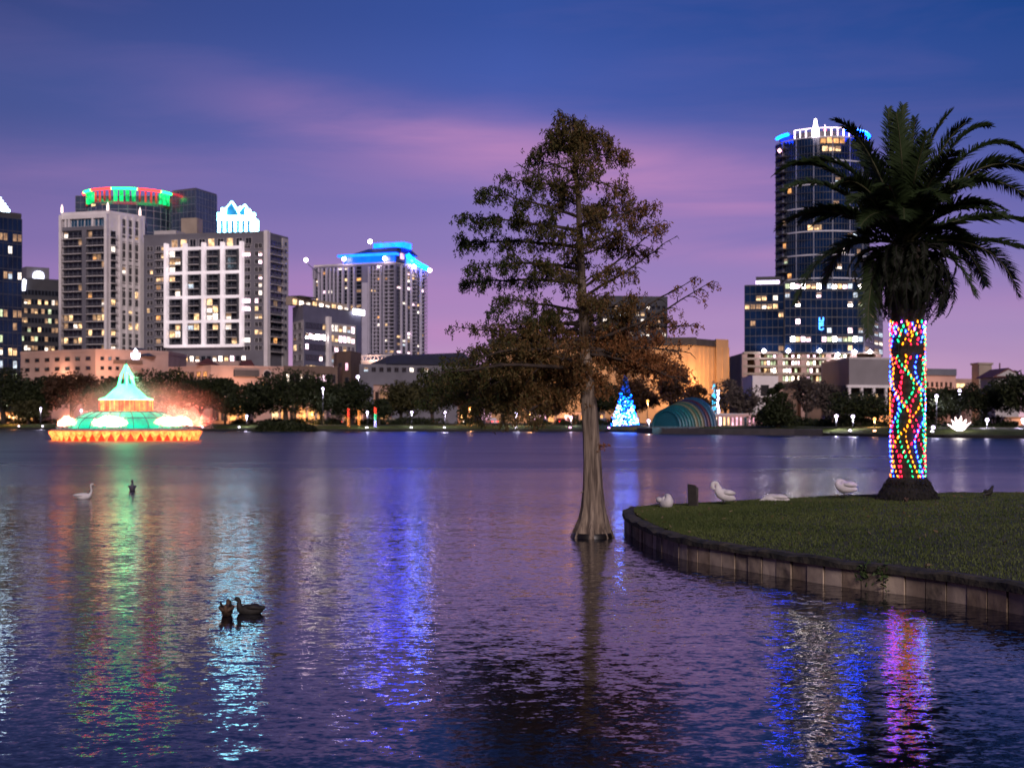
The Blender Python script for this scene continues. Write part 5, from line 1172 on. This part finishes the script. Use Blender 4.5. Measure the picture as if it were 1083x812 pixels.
# edging wall
rt = thing('lake_wall', 'concrete panel wall with dark mossy cap edging the grass island', 'retaining wall', (E2[8].x, E2[8].y, 0))
M_panel = surf('stained_concrete', (.18, .125, .08), .85, .3, 1.7, col2=(.56, .42, .29), bump=.06, detail=8); M_pans = [M_panel, surf('stained_concrete_b', (.11, .085, .06), .9, .3, 2.3, col2=(.48, .37, .27), bump=.06, detail=9), surf('stained_concrete_c', (.28, .21, .15), .9, .3, 1.3, col2=(.66, .53, .40), bump=.06, detail=9)]; M_cap = surf('mossy_cap', (.018, .018, .013), .9, .3, 3.5, col2=(.09, .075, .05), bump=.08)
rp = random.Random(9); cnt = 0; stuffw = MB()
e_out = inset(.0); e_in = inset(.14); e_cap = inset(-.05); e_capi = inset(.30)
for i in range(nE - 1):
    a, b = e_out[i], e_out[i + 1]; c_, d_ = e_in[i + 1], e_in[i]; g = (b - a) * .03; dz = rp.uniform(-.012, .012); jit = nrm(i, EU) * sgn * rp.uniform(-.012, .02)
    q = [(a + g + jit), (b - g + jit), (c_ - g + jit), (d_ + g + jit)]; visible = i < iTip + 12
    w = MB() if visible and cnt < 100 else stuffw
    w.prism([(v.x, v.y) for v in q], -.5, ZC - .095 + dz, rp.choice(M_pans))
    if w is not stuffw: w.build('panel', rt); cnt += 1
o = stuffw.build('panels', rt); o['kind'] = 'stuff'
w = MB(); nC = len(e_cap); vs = []
for i in range(nC):
    o_, n2 = e_cap[i], e_capi[i]; wob = .016 * math.sin(i * 1.9) + .014 * math.sin(i * .7 + 1) + .01 * math.sin(i * 4.3)
    vs += [(o_.x, o_.y, ZC - .10), (o_.x, o_.y, ZC - .02 + wob), ((o_.x * .8 + n2.x * .2), (o_.y * .8 + n2.y * .2), ZC + .012 + wob), (n2.x, n2.y, ZC + .005), (n2.x, n2.y, ZC - .10)]
w.add(vs, [(i*5+j, (i+1)*5+j, (i+1)*5+(j+1) % 5, i*5+(j+1) % 5) for i in range(nC - 1) for j in range(5)], M_cap); w.build('cap', rt)
# weeds on the wall
rg = np.random.default_rng(5)
for px, dd in ((916, 20.7), (933, 20.4)):
    x, y = pt(px, dd); o = bpy.data.objects.new('wall_weed', leaf_mesh('wall_weed', rg.normal(size=(70, 3)) * np.array([.07, .03, .08]) + np.array([0, -.04, -.1]), .03, leafmat('weed_leaf', (.04, .07, .02), (.10, .15, .05)), rg)); C.objects.link(o); o.location = (x, y, ZC - .03)
    tag(o, 'small green weed hanging on the island wall, %s one' % ('left' if px < 920 else 'right'), 'weed', 'weeds on the island wall')

def gz(x, y): return ground_z(Vector((x, y)))
# ------------------------------------------------------------------ wooden post
x, y = pt(733, 34.0); z = gz(x, y); rt = thing('wooden_post', 'short dark broad wooden post between two white swans on the island', 'post', (x, y, z)); M_wood = surf('dark_wet_wood', (.02, .016, .014), .85, .3, 6, bump=.02)
w = MB(); w.add([(-.11, -.05, -.1), (.10, -.05, -.1), (.10, .05, -.1), (-.11, .05, -.1), (-.13, -.05, .56), (.06, -.05, .53), (.06, .05, .53), (-.13, .05, .56)], BOXF, M_wood); w.build('plank', rt, off=(0, 0, 0))
w = MB(); w.add([(.062, -.04, -.1), (.12, -.04, -.1), (.12, .04, -.1), (.062, .04, -.1), (.065, -.04, .50), (.125, -.04, .47), (.125, .04, .47), (.065, .04, .50)], BOXF, surf('grey_worn_wood', (.07, .06, .055), .9, .3, 5)); w.build('side_batten', rt, off=(0, 0, 0))

# ------------------------------------------------------------------ palm
PD = 36.5
def PP(px, py, dd=0): return P(px, py, PD + dd)
bx, by = pt(960, PD); bz = gz(bx, by)
rt = thing('date_palm', 'stout date palm with wide feathery crown standing on the grass island', 'palm tree', (bx, by, bz))
M_pt = surf('palm_trunk', (.035, .026, .02), .95, .4, 9, bump=.05); M_root = surf('root_ball', (.015, .013, .011), .95, .4, 7, bump=.06)
w = MB(); rp = random.Random(2); tw = .395; zT = zz(262, PD); n_ = 60; prof = [(tw * (1 + .07 * (i % 2)) * (1 - .05 * math.sin(i * .1)), bz + .45 + (zT - bz - .45) * i / n_) for i in range(n_ + 1)]
w.lathe(prof, M_pt, 28, (bx, by), smooth=False); w.build('trunk', rt)
w = MB(); w.lathe([(.78, bz - .1), (.76, bz + .1), (.66, bz + .28), (.54, bz + .42), (.5, bz + .56), (.40, bz + .58)], M_root, 26, (bx, by)); w.build('root_base', rt)
rg = np.random.default_rng(31); cen = []; dr = []
for q in range(2600):
    a = rg.uniform(0, 6.28); t = rg.uniform(0, 1); r_ = .8 - .34 * t + rg.normal() * .02; cen.append((bx + r_ * math.cos(a), by + r_ * math.sin(a), bz + .56 * t)); dr.append((math.cos(a) * .6, math.sin(a) * .6, -.8))
o = bpy.data.objects.new('root_fibres', leaf_mesh('root_fibres', np.array(cen) - np.array(rt.location), .03, M_root, rg, dirs=np.array(dr), elong=2.2)); C.objects.link(o); o.parent = rt; o['kind'] = 'stuff'
M_frond = leafmat('palm_leaflets', (.04, .066, .022), (.15, .17, .065), trans=.3); M_rach = surf('frond_stem', (.07, .07, .03), .7, .2, 3); M_dead = leafmat('old_palm_leaflets', (.010, .014, .006), (.035, .035, .014), trans=.1)
def frond(P0, P1, P2, parent, leafm, width=.60, pairs=112, name='frond', seed=0, merge=None, stem=None):
    rp = np.random.default_rng(seed); ts = np.linspace(0, 1, 24)
    P0, P1, P2 = (np.array(v, dtype=float) for v in (P0, P1, P2))
    bz_ = lambda t: P0 * (1 - t) ** 2 + 2 * P1 * t * (1 - t) + P2 * t * t
    dz_ = lambda t: 2 * (P1 - P0) * (1 - t) + 2 * (P2 - P1) * t
    L_ = sum(np.linalg.norm(bz_(ts[i + 1]) - bz_(ts[i])) for i in range(23)); v, f = [], []
    twist = rp.uniform(-.5, .5)
    for k in range(pairs):
        t = .10 + .90 * k / (pairs - 1); c = bz_(t); T = dz_(t); T /= np.linalg.norm(T) + 1e-9
        up = np.array([0, 0, 1.0]); S = np.cross(T, up); 
        if np.linalg.norm(S) < .15: S = np.array([1.0, .3, 0])
        S /= np.linalg.norm(S); U = np.cross(S, T); S = S * math.cos(twist) + U * math.sin(twist); U = np.cross(S, T)
        ln = width * (min(1, .35 + t * 2.2) if t < .4 else 1.0) * (1 - max(0, t - .55) ** 1.5 * 2.2) * min(1, L_ / 2.6)
        ln = max(ln, .1)
        for s in (-1, 1):
            d = S * s * .78 + T * (.55 + .35 * t) + U * rp.uniform(.05, .4) + rp.normal(size=3) * .08; d /= np.linalg.norm(d); l1 = ln * rp.uniform(.8, 1.1)
            mid = c + d * l1 * .55; end = c + d * l1 + np.array([0, 0, -.16 * l1]); wv = T * .02
            b = len(v); v += [c - wv, c + wv, mid + wv * 1.1, end, mid - wv * 1.1]; f.append((b, b + 1, b + 2, b + 3, b + 4))
    w = merge or MB(); w.add(v, f, leafm); w.tube([tuple(bz_(t)) for t in ts[::2]] + [tuple(bz_(1))], [.035 * (1 - .8 * i / 12) for i in range(13)][:len(ts[::2]) + 1], stem or M_rach, 5)
    if merge is None: return w.build(name, parent)
CC = (955, 258)
FR = [((884, 127), (922, 140), -.6), ((955, 112), (948, 185), 0), ((939, 116), (944, 180), .5), ((948, 120), (958, 180), -.8), ((968, 125), (962, 190), .8), ((1006, 118), (974, 150), .2), ((1024, 128), (988, 150), -.6), ((1046, 134), (1003, 128), .5), 
      ((1083, 162), (1025, 118), .4), ((1104, 190), (1040, 135), -.5), ((1092, 214), (1025, 150), .9),  ((1118, 246), (1040, 208), .3),  ((1118, 278), (1045, 238), .9),
      ((1077, 313), (1058, 238), -.3), ((1042, 302), (1020, 232), .6), ((1031, 313), (1005, 246), -.9), ((820, 184), (872, 142), .3), ((828, 202), (880, 170), -1.0), ((822, 242), (876, 195), .6), ((842, 320), (868, 238), -.7), ((872, 300), (895, 225), 1.0),       ((918, 356), (915, 262), -.5), ((850, 175), (905, 150), 1.4), ((905, 150), (930, 180), 1.5), ((980, 140), (965, 190), -1.5),  ((1065, 230), (1010, 200), -1.7), ((900, 215), (925, 190), -1.8), ((1010, 160), (985, 180), -2.0), ((915, 165), (935, 180), 2.0), ((990, 200), (975, 195), -2.4), ((935, 195), (945, 190), -2.5)]
rp = random.Random(6)
for i, (tp, ct, dep) in enumerate(FR):
    frond(PP(CC[0] + rp.uniform(-5, 5), CC[1] + rp.uniform(-6, 8)), PP(*ct, dep * .6), PP(*tp, dep * 1.3), rt, M_frond, seed=i)
for i in range(14):   # fronds pointing away from and towards the viewer
    a = R(25 + 130 * i / 13) * (1 if i % 2 else -1); e = rp.uniform(.2, 1.3); c = PP(*CC); q = Vector((math.cos(a), math.sin(a), 0)); L_ = 3.2
    frond(c, c + q * L_ * .45 + Vector((0, 0, .9 + e * .9)), c + q * L_ * (1.0 - .25 * e) + Vector((0, 0, e * 1.6 - .3)), rt, M_frond, seed=90 + i)
sk = MB()
for i in range(200):
    a = rp.uniform(0, 6.28); e = rp.random(); c = PP(961 + rp.uniform(-6, 6), 262 + 30 * e); q = Vector((math.cos(a), math.sin(a), 0)); rr = 1.3 * (.35 + .65 * rp.random())
    frond(c + q * .2, c + q * rr * 1.25 + Vector((rp.uniform(-.25, .25), 0, .25 - .5 * e)), c + q * rr * (1.12 - .55 * e) + Vector((rp.uniform(-.3, .3), 0, -.40 - .80 * e - .25 * rp.random())), None, M_dead, width=.30, pairs=26, seed=200 + i, merge=sk, stem=M_root)
o = sk.build('frond_skirt', rt); o['kind'] = 'stuff'; o['label'] = 'dense dark ball of old hanging fronds'
# light strings on the trunk
BC = dict(red=((1, .01, .04), 7), green=((.005, .8, .22), 4), amber=((1, .26, .005), 4.5), blue=((.01, .04, 1), 34), orange=((1, .12, .03), 5.5), violet=((.3, .04, 1), 34))
z0_, z1_ = zz(503, PD), zz(342, PD); BM = {}
for k, (c_, s_) in BC.items():
    w = MB(); w.lathe([(.005, -.042), (.017, -.03), (.021, .0), (.016, .03), (.005, .047)], emis('bulb_' + k, c_, s_), 8); BM[k] = w.mesh('bulb')
STR = [('amber', -135, 30, 3.4, 'second amber light string left of the middle of the palm trunk'), ('red', -70, 34, .2, 'third red light string swinging widely across the palm trunk'), ('green', -28, 20, 1.9, 'third green light string near the right edge of the palm trunk'), ('orange', -178, 12, 0, 'orange light string down the left edge of the palm trunk'), ('red', -152, 22, .6, 'red light string on the left part of the palm trunk'), ('blue', -166, 26, 2.6, 'blue light string weaving low on the left of the palm trunk'), ('green', -118, 26, 1.2, 'green light string left of the middle of the palm trunk'), ('amber', -88, 26, 2.0, 'amber light string down the middle of the palm trunk'),
       ('blue', -56, 28, 2.6, 'blue light string right of the middle of the palm trunk'), ('red', -104, 30, 4.2, 'red light string crossing low in the middle of the palm trunk'), ('orange', -20, 12, 1.0, 'orange light string down the right edge of the palm trunk'), ('green', -40, 24, 4.6, 'green light string low on the right of the palm trunk'),
       ('blue', 25, 26, 1.5, 'blue light string on the back of the palm trunk'), ('red', 60, 26, 3, 'red light string on the back of the palm trunk'), ('violet', 95, 24, .3, 'violet light string on the back of the palm trunk'), ('amber', 135, 24, 2.2, 'amber light string on the back of the palm trunk')]
for k, th0, amp, ph, lab in STR:
    st = thing('light_string', lab, 'light string', (bx, by, z0_), 'coloured light strings wound on the palm'); path = []; zz_ = 0; HH = z1_ - z0_; step = .135; 
    def th(z): return R(th0 + amp * math.sin(z * 2.9 + ph) + 6 * math.sin(z * 5 + ph * 2))
    zc_ = 0; pts_ = []
    while zc_ < HH:
        if not (HH * .79 < zc_ < HH * .85 and -170 < th0 < -25): 
            a = th(zc_); pts_.append((math.cos(a) * .445, math.sin(a) * .445, zc_))
        dth = abs(th(zc_ + .02) - th(zc_)) / .02 * .445; zc_ += step / math.sqrt(1 + dth * dth)
    w = MB(); w.tube([(x_ * .965, y_ * .965, z_) for x_, y_, z_ in pts_], .009, M_black, 4); w.build('wire', st, off=(0, 0, 0))
    for p in pts_:
        o = bpy.data.objects.new('bulb', BM[k]); C.objects.link(o); o.parent = st; o.location = p; o.rotation_euler = (rp.uniform(-.5, .5), rp.uniform(-.5, .5), 0); o.scale = (rp.uniform(.6, 1.15),) * 3
st = thing('light_string', 'mixed colour light string ringing the top of the palm trunk', 'light string', (bx, by, z1_), 'coloured light strings wound on the palm'); w = MB()
w.tube([(math.cos(R(i * 10)) * .43, math.sin(R(i * 10)) * .43, .03 * math.sin(i)) for i in range(37)], .009, M_black, 4); w.build('wire', st, off=(0, 0, 0))
ks = list(BC)
for r_ in range(3):
    for i in range(20): o = bpy.data.objects.new('bulb', BM[ks[(i * 5 + r_ * 2) % 6]]); C.objects.link(o); o.parent = st; a = R(i * 18 + r_ * 7); o.location = (math.cos(a) * .445, math.sin(a) * .445, .04 * math.sin(i * 2) - .13 * r_)

# ------------------------------------------------------------------ bald cypress in the lake
CD = 30.0
def PCy(px, py, dd=0): return P(px, py, CD + dd)
ct_ = thing('bald_cypress', 'bald cypress with flared pale trunk rising straight from the lake', 'tree', (*pt(625.5, CD), 0))
M_cb = surf('cypress_bark', (.09, .065, .05), .9, .3, 14, col2=(.36, .28, .21), bump=.04, detail=8, stretch=.09)
tr_ = [(626, 580, 20.5), (626, 568, 18.8), (626, 560, 16.6), (627, 548, 13.4), (627, 535, 11.5), (627, 515, 10.2), (626.5, 490, 9.2), (625, 460, 8.4), (623, 430, 8.2), (620, 395, 6.8), (618, 360, 5.8), (616, 320, 4.8), (614, 270, 3.8), (612, 220, 2.8), (609, 175, 1.9), (605, 145, 1.0), (603, 126, .3)]
w = MB(); path = [PCy(a, b) for a, b, r in tr_]; rad_ = [r / F * CD for a, b, r in tr_]; n_ = 40; vs = []
for i, (p, r) in enumerate(zip(path, rad_)):
    fl_ = max(0, (p.z * -1 + 1.1) / 1.1) if p.z < 1.1 else 0
    for j in range(n_):
        a = 2 * math.pi * j / n_; rr = r * (1 + (.07 + .2 * fl_) * math.sin(a * 7 + .5 + p.z * .3) + .06 * fl_ * math.sin(a * 3 + 1)); vs.append((p.x + rr * math.cos(a), p.y + rr * math.sin(a), p.z))
w.add(vs, [(i*n_+j, i*n_+(j+1) % n_, (i+1)*n_+(j+1) % n_, (i+1)*n_+j) for i in range(len(path)-1) for j in range(n_)], M_cb, True)
w.build('trunk', ct_)
w = MB(); p = PCy(626, 568); w.lathe([(.45, -.1), (.43, .05), (.40, .1)], surf('wet_bark', (.015, .012, .01), .4, .3, 5), 30, (p.x, p.y)); w.build('waterline_stain', ct_)
M_lf = leafmat('cypress_needles', (.040, .062, .017), (.30, .12, .045), (.14, .095, .034), trans=.25)
M_limb = surf('cypress_twig_bark', (.035, .025, .02), .9, .3, 5, col2=(.07, .05, .04))  # darker than the lit trunk: the limbs' lack of light is in the colour
def trunk_at(py):
    for (a, b, r), (a2, b2, r2) in zip(tr_, tr_[1:]):
        if b2 <= py <= b: t = (b - py) / (b - b2); return a + (a2 - a) * t
    return 612
LIMBS = [ (138, 598, 134, 1, 1), (136, 612, 132, 1, 1), (142, 620, 146, 1, 2), (148, 634, 150, 1, 3), (134, 606, 127, 1, 0), (160, 625, 140, .9, 3), (398, 470, 425, 1.3, 16), (400, 505, 442, 1.3, 12), (402, 548, 446, 1.3, 10), (396, 640, 418, 1.2, 6), (372, 712, 388, .9, 8), (392, 455, 398, 1.0, 18), (380, 484, 402, 1.2, 12), (340, 530, 360, 1.2, 8), (360, 690, 385, 1.2, 8), (355, 660, 345, 1.1, 8), (374, 722, 404, .7, 10),  # start py on trunk, tip px, tip py, leafiness, (curve up)
 (150, 590, 148, 1, 4), (165, 578, 158, 1, 6), (160, 648, 150, 1, 8), (175, 664, 165, 1, 10), (185, 560, 170, 1, 8), (190, 662, 205, 1, 8), (215, 546, 172, .35, 3), (200, 540, 192, 1, 6), (230, 512, 205, 1.2, 8), (225, 665, 215, 1, 4), (240, 690, 218, .9, 4), (245, 496, 232, 1.2, 8), (262, 488, 258, 1.2, 10),
 (262, 692, 240, 1, 10), (270, 680, 268, 1, 14), (285, 500, 285, 1.1, 12), (300, 492, 300, 1, 10), (305, 703, 232, .25, -6), (315, 716, 250, .25, -4), (300, 655, 290, 1, 10), (330, 520, 318, 1, 8), (340, 672, 315, 1, 8), (345, 510, 345, 1, 8), (352, 482, 346, .8, -2),
 (350, 738, 292, .45, -10), (362, 752, 298, .5, -12), (355, 735, 345, .5, 4), (365, 705, 335, .9, 4), (370, 480, 385, 1.1, 14), (365, 700, 370, 1.0, 10), (380, 510, 378, 1.2, 10), (385, 462, 412, 1.2, 16), (372, 700, 384, 1.0, 10), (390, 450, 430, 1.0, 20), (372, 704, 400, .9, 10),
 (395, 490, 430, 1.2, 14), (398, 530, 438, 1.3, 12), (400, 560, 440, 1.3, 10), (370, 652, 392, 1.2, 8), (366, 690, 392, 1.1, 8), (330, 560, 345, 1, 8), (290, 560, 290, 1, 6), (250, 575, 250, 1, 6), (350, 650, 360, 1.2, 8), (384, 640, 405, 1.2, 6), (400, 590, 430, 1.3, 6), (368, 726, 396, .6, 10), (372, 725, 372, .6, 6), (310, 640, 330, 1.1, 6), (215, 640, 232, 1, 4), (190, 590, 200, 1, 4), (340, 585, 370, 1.1, 6),
 (345, 545, 375, 1.1, 8), (365, 555, 400, 1.2, 8), (375, 525, 405, 1.2, 8), (385, 600, 410, 1.3, 5), (388, 575, 418, 1.3, 5), (365, 668, 378, 1.1, 6), (372, 635, 385, 1.2, 6), (350, 500, 372, .9, 8)]
rp = random.Random(40); rg = np.random.default_rng(40); LC = []; LD = []; LT = []
def strands(p, n_, spread, leaf, px):
    for _ in range(n_):
        b = np.array(p) + rg.normal(size=3) * spread * np.array([1, 1, .7]); ln = rg.uniform(.04, .17) * (1 + leaf * .3); k = int(6 + ln * 40)
        for q in range(k): LC.append(b + np.array([rg.normal() * .026, rg.normal() * .026, -ln * q / k])); LD.append((rg.normal() * .6, rg.normal() * .6, -.7)); LT.append(min(1, max(0, (px - 575) / 240 + rg.normal() * .14 + .22 + (.32 if p[2] < 4.5 else 0))))
LIMBS = [l_ + (None,) for l_ in LIMBS] + [(p_, 612 + ((i_ * 37) % 50) - 25, p_ - 6, .7, 6, (-1.0 - (p_ - 140) / 240) * (1 if i_ % 3 else -1)) for i_, p_ in enumerate(range(156, 402, 21))]
for li, (py0, tx, ty, leafy, cu, dp_) in enumerate(LIMBS):
    reach = max(abs(tx - trunk_at(py0)) / F * CD, abs(dp_ or 0)); dep = rp.uniform(-.75, .75) * reach if dp_ is None else dp_
    p0 = PCy(trunk_at(py0), py0); p2 = PCy(tx, ty, dep); p2.x = P(tx, ty, CD + dep).x; mid = (p0 + p2) / 2 + Vector((0, 0, cu / F * CD)); w = MB(); K = 9; pts_ = []
    for i in range(K + 1):
        t = i / K; q = p0 * (1 - t) ** 2 + mid * 2 * t * (1 - t) + p2 * t * t; q = q + Vector((rp.uniform(-1, 1), rp.uniform(-1, 1), rp.uniform(-1, 1))) * .035 * min(1, t * 3) * (1 if t < 1 else 0); pts_.append(q)
    r0 = .016 + .012 * reach; w.tube(pts_, [max(.007, r0 * (1 - .85 * i / K)) for i in range(K + 1)], M_limb, 6)
    n_sub = int(5 + reach * 5.4)
    for s in range(n_sub):
        t = .22 + .78 * (s + rp.random()) / n_sub; i = min(int(t * K), K - 1); q = pts_[i].lerp(pts_[i + 1], t * K - i)
        side = Vector((rp.uniform(-1, 1) + (tx - 612) / 150, rp.uniform(-1, 1), rp.uniform(-.5, .8))).normalized(); ln = rp.uniform(.18, .55) * (1.1 - .4 * t) * (1 if leafy > .5 else .8)
        e = q + side * ln + Vector((0, 0, -.05)); m_ = q.lerp(e, .5) + Vector((0, 0, .05)); w.tube([q, m_, e], [.012, .009, .004], M_limb, 4)
        px_ = CX + q.x / q.y * F
        if rp.random() < .25 + .75 * min(1, leafy):
            for z_ in (m_, e, q.lerp(e, .8)): strands(z_, int((4 if leafy > .6 else 2) * leafy * (.78 if q.z < 4.6 else .95) + .5), .08, leafy, px_)
    w.build('limb', ct_)
# a small leafy sprig low on the trunk, and broken stub
w = MB(); a, b = PCy(630, 472), PCy(640, 470, -.1); w.tube([a, b], [.012, .005], M_cb, 4); a, b = PCy(618, 519), PCy(614, 521, -.3); w.tube([a, b], [.02, .012], M_cb, 5); w.build('limb', ct_)
for px in (633, 637, 641): strands(tuple(PCy(px, 470, -.1)), 2, .03, .3, 700)
off = np.array(ct_.location); print('cypress leaves', len(LC))
o = bpy.data.objects.new('crown', leaf_mesh('crown', np.array(LC) - off, .024, M_lf, rg, dirs=np.array(LD), elong=1.5, tint=np.array(LT))); C.objects.link(o); o.parent = ct_

# ------------------------------------------------------------------ birds
M_sw = surf('white_feathers', (.72, .68, .68), .8, .08, 8, bump=.01); M_beak = surf('orange_beak', (.5, .16, .03), .5, .1, 5); M_dk = surf('dark_feathers', (.02, .018, .016), .7, .3, 12); M_bd = surf('brown_feathers', (.10, .06, .035), .8, .35, 14); M_eye = surf('eye_black', (.005, .005, .005), .2, 0, 1)
def bird(name, label, cat, px, d, z, rot, path, rad, flat=None, m=M_sw, wings=True, beak=None, legs=0, wingm=None, group=None, scale=1.0, mask=None):
    x, y = pt(px, d); rt = thing(name, label, cat, (x, y, z), group); rt.rotation_euler = (0, 0, rot); rt.scale = (scale,) * 3
    # smooth the path
    ps = catmull([Vector(p) for p in path], 4); rs = catmull([Vector((r, 0, 0)) for r in rad], 4)
    w = MB(); w.tube(ps, [max(.004, r.x) for r in rs], m, 14, flat=[.86] * len(ps)); body = w.build('body', rt, off=(0, 0, 0))
    if wings:
        bx0, bx1 = wings
        for s_ in (-1, 1):
            w = MB(); n = 10; wp = [(bx0 + (bx1 - bx0) * i / n, s_ * (wr * math.sin(math.pi * min(1, .12 + .8 * i / n))), wz + .03 * math.sin(math.pi * i / n)) for i in range(n + 1) for wr, wz in [(rad[2] * .78, path[2][2] + rad[2] * .25)]]
            w.tube(wp, [rad[2] * .42 * math.sin(math.pi * (.16 + .8 * i / n)) for i in range(n + 1)], wingm or m, 8); w.build('wing', rt, off=(0, 0, 0))
    if beak:
        a, b, r = beak; w = MB(); w.tube([a, b], [r, r * .35], M_beak if m is M_sw else M_dk, 6); w.build('beak', rt, off=(0, 0, 0))
        a = Vector(a); dirv = (Vector(b) - a).normalized()
        for s_ in (-1, 1): w = MB(); e = a - dirv * r * 1.8 + Vector((0, s_ * r * 1.25, r * .5)); w.lathe([(.001, e.z - r * .3), (r * .3, e.z), (.001, e.z + r * .3)], M_eye, 6, (e.x, e.y)); w.build('eye', rt, off=(0, 0, 0))
    for s_ in ((-1, 1) if legs else ()):
        w = MB(); w.tube([(0.02, s_ * .05, legs), (0, s_ * .05, legs * .5), (.01, s_ * .05, .012)], .012, M_dk, 5); w.tube([(.01, s_ * .05, .012), (.09, s_ * .06, .008)], [.012, .03], M_dk, 5); w.build('leg', rt, off=(0, 0, 0))
    return rt
# floating swan, far left
bird('swan', 'white swan floating on the lake below the fountain, neck upright', 'swan', 88, 44.5, 0, 0, [(-.52, 0, .20), (-.38, 0, .17), (-.05, 0, .13), (.22, 0, .15), (.36, 0, .25), (.42, 0, .42), (.39, 0, .62), (.40, 0, .74), (.47, 0, .765), (.53, 0, .75)], [.02, .10, .19, .16, .075, .045, .038, .042, .045, .03], wings=(-.45, .15), beak=((.53, 0, .75), (.63, 0, .72), .022), scale=.62)
bird('duck', 'dark bird floating in the green reflection of the fountain', 'duck', 140, 50, 0, R(-75), [(-.24, 0, .12), (-.15, 0, .1), (0, 0, .09), (.12, 0, .13), (.17, 0, .26), (.17, 0, .36), (.21, 0, .40), (.25, 0, .39)], [.02, .1, .15, .12, .06, .05, .06, .03], m=surf('violet_grey_feathers', (.12, .10, .14), .7, .2, 10), wings=(-.2, .1), beak=((.25, 0, .39), (.32, 0, .37), .018), scale=.85)
# ducks in the foreground
bird('duck', 'dark duck swimming right of its tail up mate, seen from the side', 'duck', 264, 18.2, 0, R(180), [(-.20, 0, .09), (-.12, 0, .055), (0, 0, .04), (.10, 0, .055), (.135, 0, .11), (.135, 0, .165), (.165, 0, .185), (.19, 0, .18)], [.012, .06, .08, .065, .034, .026, .033, .018], m=M_dk, wings=(-.16, .07), beak=((.19, 0, .18), (.25, 0, .17), .011))
rt = bird('duck', 'brown duck seen from behind beside the swimming dark duck', 'duck', 240, 18.0, 0, R(95), [(-.16, 0, .15), (-.12, 0, .10), (0, 0, .06), (.10, 0, .06), (.13, 0, .12), (.13, 0, .15), (.16, 0, .16), (.18, 0, .155)], [.012, .05, .085, .07, .04, .03, .034, .02], m=M_bd, wings=(-.15, .07), beak=((.18, 0, .155), (.23, 0, .145), .011), wingm=M_bd)
for s_ in (-1, 1): w = MB(); w.tube([(-.10, s_ * .05, .12), (-.13, s_ * .062, .17), (-.14, s_ * .068, .215)], [.02, .014, .004], M_dk, 6); w.build('tail_feather', rt, off=(0, 0, 0))
# swans on the island
def isl(px, d): x, y = pt(px, d); return gz(x, y) - .005
bird('swan', 'white swan sitting curled up left of the wooden post', 'swan', 704, 33.6, isl(704, 33.6), R(-70), [(-.26, 0, .14), (-.16, 0, .14), (0, 0, .14), (.13, 0, .18), (.15, 0, .27), (.08, 0, .31), (.02, 0, .29), (-.03, 0, .27)], [.03, .12, .17, .15, .09, .06, .055, .03], wings=(-.24, .1))
bird('swan', 'white swan standing and preening right of the wooden post, neck bent back', 'swan', 765, 34.5, isl(765, 34.5), R(180), [(-.30, 0, .17), (-.2, 0, .2), (-.02, 0, .27), (.10, 0, .36), (.13, 0, .48), (.17, 0, .56), (.25, 0, .55), (.26, 0, .46), (.21, 0, .41)], [.02, .09, .145, .12, .06, .045, .05, .05, .025], wings=(-.28, .08), beak=((.21, 0, .41), (.15, 0, .38), .018), legs=.2)
bird('swan', 'white swan lying flat at the far lawn edge between two standing swans', 'swan', 818, 36.6, isl(818, 36.6) - .03, R(170), [(-.42, 0, .07), (-.25, 0, .09), (0, 0, .10), (.15, 0, .10), (.25, 0, .08), (.31, 0, .05), (.36, 0, .04)], [.02, .08, .13, .10, .05, .04, .025], wings=(-.36, .12))
bird('swan', 'white swan standing with head tucked, left of the palm', 'swan', 893, 37.5, isl(893, 37.5), R(165), [(-.34, 0, .25), (-.22, 0, .28), (0, 0, .33), (.12, 0, .36), (.17, 0, .44), (.10, 0, .48), (.03, 0, .47), (-.03, 0, .46)], [.02, .10, .165, .13, .08, .06, .05, .02], wings=(-.32, .1), legs=.22)
bird('pigeon', 'small dark bird standing on the lawn right of the palm', 'bird', 1046, 37.0, isl(1046, 37), R(20), [(-.18, 0, .08), (-.10, 0, .12), (0, 0, .16), (.06, 0, .22), (.09, 0, .29), (.12, 0, .31), (.14, 0, .305)], [.012, .04, .075, .06, .035, .035, .015], m=M_dk, wings=(-.16, .04), beak=((.14, 0, .305), (.18, 0, .295), .009), legs=.1)
bird('duckling', 'tiny dark bird at the foot of the palm root base, in front', 'bird', 958, 34.9, isl(958, 34.9), R(90), [(-.10, 0, .05), (-.05, 0, .06), (0, 0, .07), (.03, 0, .09), (.05, 0, .12), (.07, 0, .13)], [.01, .04, .05, .04, .025, .01], m=M_bd, wings=(-.08, .02))
